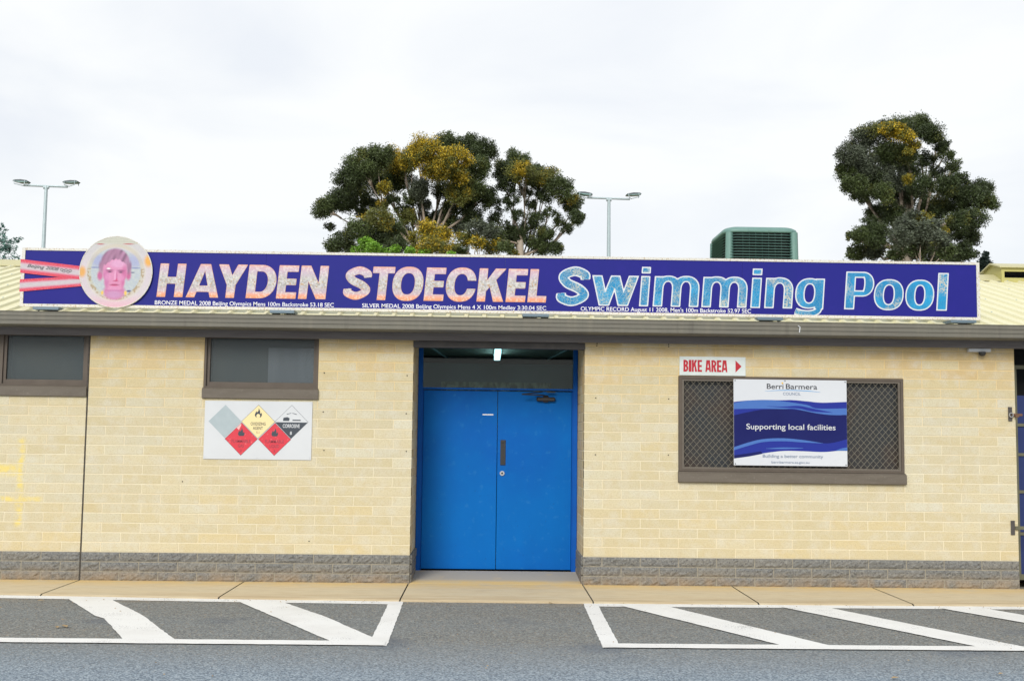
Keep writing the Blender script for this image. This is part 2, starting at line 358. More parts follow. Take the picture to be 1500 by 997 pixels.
for a, c in zip(js, js[1:]):
    door = abs(a-3.39) < .01
    xs = [a+.007] + [x for x, _ in edge if a+.05 < x < c-.05] + [c-.007]
    back = .80 if door else -.004
    front = [(x, ey(x)) for x in xs]
    mb = MB(); top = []; 
    prof = [(x, y, -.012) for x, y in front] + [(x, y+.03, -.002) for x, y in front]
    n_ = len(front); vs = prof + [(x, y, -.3) for x, y in front]
    bk = [(xs[0], back, 0), (xs[-1], back, 0)]
    if door: mid = [(xs[0], -.01, 0), (xs[-1], -.01, 0)]; bk = [(3.415, .80, .038), (5.185, .80, .038)]
    fs = [(i, i+1, i+1+n_, i+n_) for i in range(n_-1)] + [(2*n_+i, 2*n_+i+1, i+1, i) for i in range(n_-1)]
    if door:
        vs += mid; k0 = len(vs)-2; fs.append(tuple([k0, k0+1] + [n_+i for i in range(n_-1, -1, -1)]))
        vs += [(3.405, .0, .002), (5.195, .0, .002)] + bk; k1 = k0+2
        fs += [(k0, k0+1, k1+1, k1), (k1, k1+1, k1+3, k1+2)]
    else:
        vs += bk; k0 = len(vs)-2; fs.append(tuple([k0, k0+1] + [n_+i for i in range(n_-1, -1, -1)]))
    mb.add(vs, fs)
    o = mb.build('concrete_slab', conc_m, fp)

def marking(pts):
    # densify and roughen the outline of one painted stripe
    o = []
    for (x0, y0), (x1, y1) in zip(pts, pts[1:]+pts[:1]):
        k = max(1, int(math.hypot(x1-x0, y1-y0)/.07))
        for i in range(k):
            f = i/k; o.append((x0+(x1-x0)*f + rnd.uniform(-.004, .004), y0+(y1-y0)*f + rnd.uniform(-.004, .004)))
    return o
road_ob = bpy.data.objects['road']
MZ = [0]
def paint_poly(pts, z):
    MZ[0] += 1; z = -.0165 + MZ[0]*.0003
    mb = MB(); p = marking(pts); mb.add([(x, y, z) for x, y in p], [tuple(range(len(p)))])
    me = mb.mesh('road_marking')
    import bmesh
    bm = bmesh.new(); bm.from_mesh(me); bmesh.ops.triangulate(bm, faces=bm.faces)
    for f in bm.faces:
        if f.normal.z < 0: f.normal_flip()
    bm.to_mesh(me); bm.free()
    return put('road_marking', me, road_ob, (0, 0, 0), paint_m)
Z1, Z2, Z3 = -.016, -.012, -.008
def along(x0, x1, off0, off1, step=.8):
    k = max(2, int((x1-x0)/step)); xs = [x0+(x1-x0)*i/k for i in range(k+1)]
    return [(x, ey(x)-off0) for x in xs] + [(x, ey(x)-off1) for x in xs[::-1]]
paint_poly(along(-9, 3.42, .0, .175), Z1)
paint_poly(along(5.11, 16, .0, .175), Z1)
paint_poly([(3.295, -1.29), (3.425, -1.19), (3.465, -3.385), (3.325, -3.385)], Z2)
paint_poly([(5.105, -1.21), (5.235, -1.33), (5.20, -3.26), (5.065, -3.40)], Z2)
for k in range(-5, 2):
    x = .30+1.55*k
    kink = [(x+.52, -2.0)] if k == 0 else []
    paint_poly([(x, -1.16)] + ([(x+.60, -2.15), (x+.72, -2.28)] if k == 0 else []) + [(x+1.19, -3.25), (x+1.59, -3.27), (x+.97, -2.08), (x+.40, -1.17)], Z2)
for k in range(0, 6):
    x = 5.43+1.50*k
    paint_poly([(x, -1.30), (x+1.03, -3.28), (x+1.40, -3.28), (x+.43, -1.30)], Z2)

paint_poly([(-9, -3.185), (3.44, -3.215), (3.45, -3.385), (-9, -3.37)], Z1)
paint_poly([(5.07, -3.235), (16, -3.205), (16, -3.38), (5.07, -3.40)], Z1)
# litter on the asphalt
lt = MB()
for px, py, s in [(95, 917, .07), (84, 918.5, .05), (60, 879.5, .035), (1311, 993, .04), (1466, 987, .03), (515, 888, .03), (655, 889, .02), (808, 884.5, .035), (806, 883, .03), (640, 861, .015), (148, 847, .035), (745, 861, .01), (1033, 865, .012), (227, 857, .02), (240, 856, .02)]:
    d = AF + (px-750)/F*AR - (py-498.5)/F*AU; p = CP + d*((-.012-CP.z)/d.z); a = rnd.uniform(0, 3); z = max(-.012, 0 if p.y > -1.1 else -.012)+.004
    u = Vector((math.cos(a), math.sin(a), 0))*s; v = Vector((-math.sin(a), math.cos(a), 0))*s*.35
    lt.add([p+u+Vector((0, 0, .006)), p+v+Vector((0, 0, .012)), p-u+Vector((0, 0, .006)), p-v+Vector((0, 0, .008))], [(0, 1, 2, 3)])
for i in range(160):
    x, y = rnd.uniform(-1, 10), rnd.choice([rnd.uniform(-4.6, -1.2), rnd.uniform(-1.35, -1.18)]); s = rnd.uniform(.004, .011); a = rnd.uniform(0, 3)
    u = Vector((math.cos(a), math.sin(a), 0))*s; v = Vector((-math.sin(a), math.cos(a), 0))*s*.5; p = Vector((x, y, -.008))
    lt.add([p+u, p+v+Vector((0, 0, .006)), p-u, p-v], [(0, 1, 2, 3)])
tag(lt.build('leaf_litter', M('dry_leaves', (.34, .24, .12), .9)), 'scattered dry leaves and twigs lying on the asphalt and footpath', 'leaf litter', kind='stuff')

# ------------------------------------------------------------------ building
B = thing('pool_building', (3.4, 0, 0), 'low cream block building with blue double doors and pale ribbed metal roof', 'building')
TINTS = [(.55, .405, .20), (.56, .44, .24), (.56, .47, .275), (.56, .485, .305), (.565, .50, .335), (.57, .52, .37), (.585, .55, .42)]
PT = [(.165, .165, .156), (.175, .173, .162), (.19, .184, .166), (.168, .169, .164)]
openings = [(-2.1, 0.0, 1.89, 2.9), (1.2, 2.4, 1.89, 2.9), (6.2, 8.6, 1.085, 2.19)]
cache = {}
def brick_mesh(Lc, ti, depth, h, var):
    k = ('b', round(Lc, 3), ti, depth, round(h, 3), var)
    if k not in cache:
        r = random.Random(hash((round(Lc*1000), ti, var)) & 0xffff)
        t0 = np.array(TINTS[ti])*(1+r.uniform(-.05, .05))
        cache[k] = MB().box(.004, Lc-.004, -.0008*var, depth, .004, h-.005, .002).mesh('brick', tint=t0); cache[k].materials.append(brick_m)
    return cache[k]
def plinth_mesh(Lc, ti, var, endL, endR):
    k = ('p', round(Lc, 3), ti, var, endL, endR)
    if k not in cache:
        r = random.Random(ti*31+var*7+int(Lc*100)); nx = max(3, int(Lc/.033)); nzz = 4; mb = MB(); h = .1
        g_ = {}
        vs = []; fs = []
        for i in range(nx+1):
            for j in range(nzz+1):
                x = .005+(Lc-.01)*i/nx; z = .005+(h-.01)*j/nzz
                e = (i in (0, nx) or j in (0, nzz))
                y = (-.003 if e else -.006-r.uniform(0, .012))
                vs.append((x, y, z)); g_[i, j] = len(vs)-1
        for i in range(nx):
            for j in range(nzz): fs.append((g_[i, j], g_[i+1, j], g_[i+1, j+1], g_[i, j+1]))
        for (a, c) in [([g_[i, 0] for i in range(nx+1)], 0), ([g_[nx, j] for j in range(nzz+1)], 0), ([g_[i, nzz] for i in range(nx, -1, -1)], 0), ([g_[0, j] for j in range(nzz, -1, -1)], 0)]:
            bk = [];
            for q in a: vs.append((vs[q][0], .06, vs[q][2])); bk.append(len(vs)-1)
            for q in range(len(a)-1): fs.append((a[q+1], a[q], bk[q], bk[q+1]))
        mb.add(vs, fs); cache[k] = mb.mesh('plinth_block', tint=PT[ti]); cache[k].materials.append(plinth_m)
    return cache[k]
walls = []
wall_spec = [(-2.9, -.004, 0, -1), (.004, 3.4, 3.4, -1), (5.2, 9.8, 5.2, 1), (11.0, 12.6, 11.0, 1)]
for wi, (x0, x1, anchor, sg) in enumerate(wall_spec):
    # mortar core with its openings cut out
    xs = sorted({x0+.004, x1-.004} | {v for o in openings for v in o[:2] if x0 < v < x1-.001})
    mb = MB(); 
    for a, c in zip(xs, xs[1:]):
        mid = (a+c)/2; op = [o for o in openings if o[0] < mid < o[1]]
        rngs = [(.288, 2.62)]
        if op: rngs = [(.288, op[0][2])] + ([(op[0][3], 2.62)] if op[0][3] < 2.6 else [])
        for z0, z1 in rngs: mb.box(a, c, .0022, .19, z0, z1)
    wobj = mb.build('wall', mortar_m, B, org=(x0, 0, 0)); walls.append(wobj)
    MB().box(x0+.004, x1-.004, -.001, .188, -.05, .287).build('plinth_core', pmortar_m, wobj)
cand = []
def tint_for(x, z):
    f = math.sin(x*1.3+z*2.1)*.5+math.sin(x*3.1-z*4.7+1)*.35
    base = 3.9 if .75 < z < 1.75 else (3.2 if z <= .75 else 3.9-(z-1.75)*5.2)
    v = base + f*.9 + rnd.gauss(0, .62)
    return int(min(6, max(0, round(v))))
for wi, (x0, x1, anchor, sg) in enumerate(wall_spec):
    for k in range(-3, 23):
        z0 = .29+.1*k
        full_at_edge = (k % 2 == 0)
        if k < 0: full_at_edge = (k % 2 == 0)
        start = anchor; lens = []
        x = anchor; first = .4 if full_at_edge else .2
        span = x1-x0 if wi != 0 else 2.9
        pos_ = []
        if sg > 0:
            a = x0; ln = first
            while a < x1-.01: pos_.append((a, min(a+ln, x1))); a += ln; ln = .4
        else:
            a = x1 if wi else -.004; ln = first if wi else (.2 if full_at_edge else .4)
            while a > x0+.01: pos_.append((max(a-ln, x0), a)); a -= ln; ln = .4
        for a, c in pos_:
            segs = [(a, c)]
            if k >= 0:
                for ox0, ox1, oz0, oz1 in openings:
                    if oz0-.02 < z0+.05 < oz1:
                        ns = []
                        for p, q in segs:
                            if q <= ox0+.01 or p >= ox1-.01: ns.append((p, q)); continue
                            if p < ox0-.02: ns.append((p, ox0))
                            if q > ox1+.02: ns.append((ox1, q))
                        segs = ns
            for p, q in segs:
                if q-p < .03: continue
                vis = -1.05 < q and p < 9.85
                cand.append((abs((p+q)/2-4.3)+abs(z0-1.2)*.3 + (0 if vis else 100) + (3 if q-p < .15 else 0), wi, k, p, q, z0))
cand.sort(key=lambda c: c[0])
nb = 0; stuff = {0: ([], [], []), 1: ([], [], []), 2: ([], [], []), 3: ([], [], [])}; pstuff = {i: ([], [], []) for i in range(4)}
for pr, wi, k, p, q, z0 in cand:
    depth = .11 if (abs(q-3.4) < .01 or abs(p-5.2) < .01 or abs(q-9.8) < .01 or abs(p-11) < .01 or abs(q+.004) < .01) else .03
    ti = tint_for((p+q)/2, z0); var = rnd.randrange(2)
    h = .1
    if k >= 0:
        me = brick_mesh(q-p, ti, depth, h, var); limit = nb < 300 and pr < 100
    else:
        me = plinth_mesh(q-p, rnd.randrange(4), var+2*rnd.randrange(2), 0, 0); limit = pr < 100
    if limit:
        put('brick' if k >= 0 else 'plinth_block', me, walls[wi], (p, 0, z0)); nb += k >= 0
    else:
        V, Fc, T = (stuff if k >= 0 else pstuff)[wi]; n0 = len(V)
        V += [(v.co.x+p, v.co.y, v.co.z+z0) for v in me.vertices]; Fc += [tuple(i+n0 for i in f.vertices) for f in me.polygons]
        T += [tuple(me.color_attributes['tint'].data[0].color)[:3]]*len(me.vertices)
for d, nm, mt in ((stuff, 'brick', brick_m), (pstuff, 'plinth_block', plinth_m)):
    for wi, (V, Fc, T) in d.items():
        if V:
            mb = MB(); mb.v = V; mb.f = Fc
            tag(mb.build(nm, mt, walls[wi], tint=np.array(T)), kind='stuff')
# reveals of the doorway, coursed behind the corner blocks
for wi, xf, sg in ((1, 3.4, -1), (2, 5.2, 1)):
    mb = MB(); pb = MB(); T = []
    core = MB().box(min(xf+sg*.004, xf+sg*.19), max(xf+sg*.004, xf+sg*.19), .19, 1.0, .2, 2.62).build('reveal_wall', mortar_m, B)
    pcore = MB().box(min(xf+sg*.002, xf+sg*.188), max(xf+sg*.002, xf+sg*.188), .188, 1.0, -.05, .199).build('reveal_base', pmortar_m, B)
    for k in range(-3, 23):
        z0 = .29+.1*k; ys = [.11, .31, .71, 1.0] if k % 2 else [.11, .51, .91, 1.0]
        if k < 0: ys[0] = .02
        for a, c in zip(ys, ys[1:]):
            if k < 0:
                x_in = xf - sg*rnd.uniform(.012, .02); pb.box(min(x_in, xf+sg*.05), max(x_in, xf+sg*.05), a+.004, c-.004, z0+.004, z0+.096, .008)
            else:
                n0 = len(mb.v); mb.box(min(xf, xf+sg*.03), max(xf, xf+sg*.03), a+.003, c-.003, z0+.003, z0+.096, .003)
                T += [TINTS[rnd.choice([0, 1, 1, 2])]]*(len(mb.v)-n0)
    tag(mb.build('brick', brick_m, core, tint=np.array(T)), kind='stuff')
    tag(pb.build('plinth_block', plinth_m, pcore, tint=PT[1]), kind='stuff')
# expansion joint and wall fixings
MB().box(-.0045, .0045, -.0005, .15, .0, 1.90).build('expansion_joint', gap_m, B)
MB().box(-.010, .0035, -.003, .15, 1.90, 2.53).build('expansion_joint', gap_m, B)
fx = MB()
for x, z in [(5.335, 2.518), (5.333, 2.496), (6.097, 2.52), (6.097, 2.498), (5.324, 1.945), (6.097, 1.944), (5.324, 1.349), (6.094, 1.355), (2.462, 2.17), (3.333, 2.153), (2.462, 1.761), (3.331, 1.754), (1.02, 1.02), (2.48, 1.36), (3.34, 1.36), (2.35, .42)]:
    fx.prism([(x+.007*math.cos(i*math.pi/3), z+.007*math.sin(i*math.pi/3)) for i in range(6)], 'y', -.0035, .003)
fx.build('wall_plugs', dark_m, B)

# eaves
MB().prism([(-.10, 2.522), (-.06, 2.522), (-.06, 2.76), (-.10, 2.76)], 'x', -3.6, 13.4).build('fascia_board', fascia_m, B)
MB().box(-3.6, 13.4, -.059, .26, 2.545, 2.56).build('soffit', fascia_m, B)
gp = [(-.10, 2.60), (-.33, 2.60), (-.35, 2.612), (-.35, 2.634), (-.343, 2.640), (-.343, 2.650), (-.35, 2.656), (-.35, 2.680), (-.343, 2.686), (-.343, 2.694), (-.35, 2.700), (-.35, 2.722), (-.344, 2.728), (-.344, 2.734), (-.352, 2.744), (-.340, 2.746),
      (-.338, 2.63), (-.325, 2.612), (-.11, 2.612), (-.11, 2.74), (-.10, 2.74)]
gut = MB().prism(gp, 'x', -3.7, 13.5).build('gutter', gutter_m, B)
MB().tube([at(1171, 487, -.353), at(1172, 479, -.353), at(1169, 477, -.353)], .006, 5).build('gutter_clip', white_m, gut)
MB().box(3.392, 5.208, -.012, .10, 2.455, 2.521).build('lintel', lintel_m, B)
# roof sheeting: ribbed profile swept up the pitch
TH = math.tan(math.radians(15)); YR = 3.75; Y0 = -.335; Z0 = 2.708
def rz(y): return Z0+(y-Y0)*TH
rb = MB(); prof = []; x = -4.0
while x < 13.9:
    prof += [(x, 0), (x+.128, 0), (x+.140, .026), (x+.174, .026), (x+.186, 0)]; x += .19
n0 = len(prof)
rb.v += [(a, Y0, Z0+c) for a, c in prof] + [(a, YR, rz(YR)+c) for a, c in prof] + [(a, YR*2-Y0, Z0+c) for a, c in prof]
rb.f += [(i, i+1, i+1+n0, i+n0) for i in range(n0-1)] + [(n0+i, n0+i+1, i+1+2*n0, i+2*n0) for i in range(n0-1)]
roof = rb.build('roof', roof_m, B)
rc = MB().prism([(YR-.22, rz(YR-.22)+.03), (YR-.22, rz(YR-.22)+.012), (YR, rz(YR)+.035), (YR+.22, rz(YR-.22)+.012), (YR+.22, rz(YR-.22)+.03), (YR+.04, rz(YR)+.06), (YR, rz(YR)+.075), (YR-.04, rz(YR)+.06)], 'x', -4.0, 14)
rc.build('ridge_cap', cream_m, roof)
scs = MB()
for yy in (.6, 1.6, 2.6, 3.45):
    x = -4+.157
    while x < 13.9: scs.box(x-.006, x+.006, yy-.006, yy+.006, rz(yy)+.026, rz(yy)+.034); x += .38
tag(scs.build('roof_screws', galv_m, roof), kind='stuff')
# rear and side walls of the building body (plain, out of sight)
MB().box(-3.0, -2.9, .0, 7.4, 0, 2.7).build('end_wall', mortar_m, B); MB().box(12.6, 12.7, 0, 7.4, 0, 2.7).build('end_wall', mortar_m, B)
MB().box(-2.9, 12.6, 7.3, 7.4, 0, 2.7).build('rear_wall', mortar_m, B)
MB().box(-2.9, 3.2, .21, .25, 0, 2.7).build('inner_lining', dark_m, B); MB().box(5.4, 9.79, .21, .25, 0, 2.7).build('inner_lining', dark_m, B)
# ridge ventilator at the right
rvx0, rvx1 = 11.32, 15.5
rv = MB().prism([(3.5, 3.70), (3.5, 3.945), (3.78, 4.020), (4.06, 3.945), (4.06, 3.70)], 'x', rvx0-.02, rvx0+.02)
V_ = rv.build('ridge_ventilator', yellow_m, B)
MB().prism([(3.46, 3.937), (3.78, 4.022), (4.10, 3.937), (4.10, 3.953), (3.78, 4.042), (3.46, 3.953)], 'x', rvx0-.06, rvx1).build('ventilator_roof', cream_m, V_)
MB().box(rvx0+.02, rvx1, 3.50, 3.52, 3.888, 3.945).box(rvx0+.02, rvx1, 3.50, 3.52, 3.66, 3.80).build('ventilator_panel', yellow_m, V_)
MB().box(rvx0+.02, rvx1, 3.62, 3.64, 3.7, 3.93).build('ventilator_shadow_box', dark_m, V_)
lv = MB()
for z in (3.82, 3.845, 3.87): lv.add([(rvx0+.02, 3.505, z-.012), (rvx1, 3.505, z-.012), (rvx1, 3.58, z+.012), (rvx0+.02, 3.58, z+.012)], [(0, 1, 2, 3)])
lv.build('louvre', black_m, V_)

# ------------------------------------------------------------------ windows
def ring(mb, x0, x1, z0, z1, t, y0, y1, tt=None, tb=None):
    tt = t if tt is None else tt; tb = t if tb is None else tb
    mb.box(x0, x0+t, y0, y1, z0, z1); mb.box(x1-t, x1, y0, y1, z0, z1)
    if tt > 0: mb.box(x0+t, x1-t, y0+.001, y1-.001, z1-tt, z1)
    if tb > 0: mb.box(x0+t, x1-t, y0+.001, y1-.001, z0, z0+tb)
def high_window(x0, x1, mull=None):
    fr_ = MB(); ring(fr_, x0+.002, x1-.002, 2.005, 2.54, .022, .004, .12, tt=.012, tb=.012)
    wdw = fr_.build('window', frame_m, B)
    sashes = [(x0+.024, x1-.024)] if mull is None else [(x0+.024, mull-.03), (mull+.03, x1-.024)]
    if mull: MB().box(mull-.03, mull+.03, .012, .11, 2.017, 2.528).build('mullion', frame_m, wdw)
    for a, c in sashes:
        s = MB(); ring(s, a, c, 2.018, 2.53, .032, .03, .07, tt=.008, tb=.045); s.build('sash', frame_m, wdw)
        MB().box(a+.03, c-.03, .05, .056, 2.06, 2.524).build('pane', obs_m, wdw)
        MB().box(a+.03, c-.03, .165, .17, 2.02, 2.53).build('blind', blind_m, wdw)
    sp = MB().prism([(-.028, 1.892), (-.028, 1.982), (-.022, 1.990), (.004, 2.004), (.10, 2.004), (.10, 1.888), (.002, 1.888)], 'x', x0-.006, x1+.006)
    sp.build('sill', sill_m, wdw)
high_window(-2.1, -.012, mull=-.93); high_window(1.2, 2.4)
MB().box(1.86, 2.34, .060, .066, 2.06, 2.43).build('reflected_patch', reflection_m, bpy.data.objects['window.001'])  # added pale sheet, painted as the light rectangle reflected in this pane
gw = MB(); ring(gw, 6.205, 8.595, 1.19, 2.188, .030, -.012, .10, tt=.028, tb=.022)
G = gw.build('window', frame_m, B)
s = MB(); ring(s, 6.237, 8.563, 1.213, 2.158, .022, -.004, .02, tt=.02, tb=.02); s.build('mesh_frame', sill_m, G)
MB().box(6.237, 8.563, .07, .076, 1.213, 2.16).build('pane', shutter_m, G)
MB().box(7.38, 7.42, .03, .08, 1.213, 2.16).build('mullion', frame_m, G)
MB().prism([(-.045, 1.078), (-.045, 1.165), (-.02, 1.182), (.0, 1.189), (.1, 1.189), (.1, 1.075), (-.02, 1.070)], 'x', 6.196, 8.606).build('sill', sill_m, G)
wm = MB(); x0, x1, z0, z1 = 6.255, 8.545, 1.230, 2.140; P_ = .067; k = -20
def wire(a, c, y): wm.tube([(a[0], y, a[1]), (c[0], y, c[1])], .0022, 4, cap=False)
W_, H_ = x1-x0, z1-z0; q = -H_
SL = 1.12
q = -H_/SL
while q < W_:
    # rising wire x = x0+q + t, z = z0 + SL t
    ta, tb = max(0, -q), min(H_/SL, W_-q)
    if tb > ta:
        wire((x0+q+ta, z0+SL*ta), (x0+q+tb, z0+SL*tb), .006)
        wire((x1-q-ta, z0+SL*ta), (x1-q-tb, z0+SL*tb), .0108)
    q += P_
wm.build('security_mesh', mesh_m, G)

# ------------------------------------------------------------------ entrance
df = MB()
for a, c in ((3.404, 3.452), (5.148, 5.196)): df.box(a, c, .795, .90, .03, 2.56)
df.box(3.452, 5.148, .797, .898, 2.047, 2.066); df.box(3.452, 5.148, .799, .896, 2.515, 2.56)
for a, c in ((3.452, 3.462), (5.138, 5.148)): df.box(a, c, .83, .89, .03, 2.047)
DFm = df.build('door_frame', blueframe_m, B)
MB().box(3.452, 5.148, .84, .846, 2.066, 2.515).build('transom_pane', glass_m, DFm)
MB().box(3.19, 5.41, .80, .90, 2.561, 2.7).build('head_infill', lintel_m, B)
MB().box(3.46, 5.14, .90, .93, .0, .05).build('threshold', dark_m, B)
def leaf(x0, x1):
    d = MB().box(x0, x1, .842, .882, .052, 2.036, .0025).build('door_leaf', blue_m, B)
    return d
dl = leaf(3.465, 4.2955); dr = leaf(4.3015, 5.135)
MB().box(4.335, 4.395, .839, .8425, 1.205, 1.487, .001).build('handle_recess', black_m, dr)
MB().box(4.342, 4.388, .829, .8392, 1.46, 1.482).box(4.342, 4.388, .829, .8392, 1.210, 1.225).box(4.376, 4.388, .8295, .8388, 1.226, 1.459).build('handle', M('dark_handle', (.06, .06, .062), .3, metal=.6), dr)
lk = MB(); lk.prism([(4.358+.027*math.cos(i*math.pi/10), 1.115+.027*math.sin(i*math.pi/10)) for i in range(20)], 'y', .83, .8425); lk.build('lock', steel_m, dr)
lk = MB(); lk.prism([(4.358+.011*math.cos(i*math.pi/6), 1.115+.011*math.sin(i*math.pi/6)) for i in range(12)], 'y', .826, .8305); lk.build('keyway', black_m, dr)
dc = MB().box(4.735, 4.945, .79, .842, 1.925, 1.972, .01).box(4.81, 4.87, .80, .842, 1.915, 1.99, .006)
dc.tube([(4.86, .80, 1.985), (4.78, .74, 1.992), (4.565, .70, 1.998)], .007, 6); dc.tube([(4.565, .70, 1.998), (4.80, .78, 2.03)], .006, 6); dc.box(4.85, 4.945, .775, .797, 2.022, 2.034)
dc.build('door_closer', M('closer_bronze', (.035, .028, .025), .4, metal=.3), dr)
MB().box(4.13, 4.252, .8405, .8422, 1.762, 1.776).build('sticker', whitetext_m, dl)
# room behind the transom
MB().box(3.2, 5.4, 3.5, 3.55, 0, 1.0).box(3.2, 3.55, 3.5, 3.55, 1.0, 2.51).box(5.05, 5.4, 3.5, 3.55, 1.0, 2.51).build('lobby_wall', inner_m, B)
MB().box(3.55, 5.05, 3.502, 3.54, 1.0, 2.255).build('reflected_band', innerlow_m, B)  # gritty cream colour stands in for the outdoors reflected in the transom glass
MB().box(3.55, 5.05, 3.502, 3.54, 2.255, 2.51).build('lobby_wall', inner_m, B)
MB().box(3.2, 5.4, 3.46, 3.56, 2.51, 2.60).build('lobby_beam', lintel_m, B)
MB().box(3.15, 3.2, 1.0, 3.5, 0, 2.7).box(5.4, 5.45, 1.0, 3.5, 0, 2.7).build('lobby_wall', M('lobby_dark_paint', (.10, .12, .12), .7), B)
for i in range(10):
    y = .96+.255*i; MB().box(3.2, 5.4, y, y+.247, 2.60+.0005*(i % 2), 2.62).build('ceiling_board', ceil_m, B)
MB().box(3.2, 5.4, .9, 3.5, -.02, 0.03).build('lobby_floor', innerlow_m, B)
MB().tube([(3.45, 1.0, 2.58), (3.62, 3.45, 2.575)], .014, 6).tube([(5.2, 1.0, 2.58), (5.0, 3.45, 2.575)], .014, 6).build('conduit', galv_m, B)
lb = MB().box(4.255, 4.345, 1.5, 2.9, 2.572, 2.598).build('lobby_light', white_m, B)
MB().box(4.262, 4.338, 1.52, 2.88, 2.515, 2.5715).build('light_diffuser', lamp_m, lb)

# ------------------------------------------------------------------ glyph engine (letters as flat cut shapes)
def GRID(w, lo, hi, h=.016, pad=.08):
    xs = np.arange(-pad, w+pad+h, h); zs = np.arange(lo-pad, hi+pad+h, h); return xs, zs, np.meshgrid(xs, zs, indexing='ij')
def U(*f):
    r = f[0]
    for g_ in f[1:]: r = np.maximum(r, g_)
    return r
def I_(*f):
    r = f[0]
    for g_ in f[1:]: r = np.minimum(r, g_)
    return r
def bxf(X, Z, x0, x1, z0, z1): return I_(X-x0, x1-X, Z-z0, z1-Z)
def poly(X, Z, pts):
    a = sum(p[0]*q[1]-q[0]*p[1] for p, q in zip(pts, pts[1:]+pts[:1])); r = None
    if a < 0: pts = pts[::-1]
    for (x0, z0), (x1, z1) in zip(pts, pts[1:]+pts[:1]):
        l = math.hypot(x1-x0, z1-z0)
        if l < 1e-6: continue
        d = ((x1-x0)*(Z-z0)-(z1-z0)*(X-x0))/l; r = d if r is None else np.minimum(r, d)
    return r
def ell(X, Z, cx, cz, rx, rz_, p=2.3):
    u, v = np.abs((X-cx)/rx)+1e-9, np.abs((Z-cz)/rz_)+1e-9
    g_ = (u**p+v**p)**(1/p); gx = (u/g_)**(p-1)/rx; gz = (v/g_)**(p-1)/rz_
    return (1-g_)/np.sqrt(gx*gx+gz*gz)
def ringf(X, Z, w, z0, z1, t, b_, p=2.3):
    cz = (z0+z1)/2; return I_(ell(X, Z, w/2, cz, w/2, (z1-z0)/2, p), -ell(X, Z, w/2, cz, w/2-t, (z1-z0)/2-b_, p))
def bowl(X, Z, x0, x1, z0, z1, t, b_):
    xm = x1-(z1-z0)/2*.92; xm = max(xm, x0+.1); cz = (z0+z1)/2; rz_ = (z1-z0)/2
    def sh(rx, rr, left): return np.where(X < xm, I_(rr-np.abs(Z-cz), X-left), ell(X, Z, xm, cz, rx, rr, 2.1))
    return I_(sh(x1-xm, rz_, x0), -I_(sh(x1-xm-t, rz_-b_, x0+t), X-(x0+t)))
def arch(X, Z, x0, x1, top, t, b_):
    c = (x0+x1)/2; rx = (x1-x0)/2; zc = top-rx*.95
    def sh(r, rr): return np.where(Z < zc, I_(r-np.abs(X-c), Z), ell(X, Z, c, zc, r, rr, 2.2))
    inn = np.where(Z < zc, (rx-t)-np.abs(X-c), ell(X, Z, c, zc, rx-t, top-zc-b_, 2.2))
    return I_(sh(rx, top-zc), -inn, Z)
def catmull(p, k=8):
    p = [np.array(q, float) for q in p]; p = [2*p[0]-p[1]]+p+[2*p[-1]-p[-2]]; o = []
    for i in range(1, len(p)-2):
        for s_ in range(k):
            u = s_/k; o.append(.5*((2*p[i])+(-p[i-1]+p[i+1])*u+(2*p[i-1]-5*p[i]+4*p[i+1]-p[i+2])*u*u+(-p[i-1]+3*p[i]-3*p[i+1]+p[i+2])*u**3))
    return o+[p[-2]]
def stroke(X, Z, pts, hw):
    pts = catmull(pts); best = np.full(X.shape, 9.); over = np.full(X.shape, 9.)
    for i, (a, c) in enumerate(zip(pts, pts[1:])):
        d = c-a; l2 = d@d
        if l2 < 1e-12: continue
        tt = ((X-a[0])*d[0]+(Z-a[1])*d[1])/l2; tc_ = np.clip(tt, 0, 1)
        dist = np.hypot(X-a[0]-tc_*d[0], Z-a[1]-tc_*d[1]); l = math.sqrt(l2)
        ov = np.full(X.shape, 9.)
        if i == 0: ov = np.where(tt < 0, tt*l, ov)
        if i == len(pts)-2: ov = np.where(tt > 1, (1-tt)*l, ov)
        m_ = dist < best; best = np.where(m_, dist, best); over = np.where(m_, ov, over)
    return np.minimum(hw-best, over)
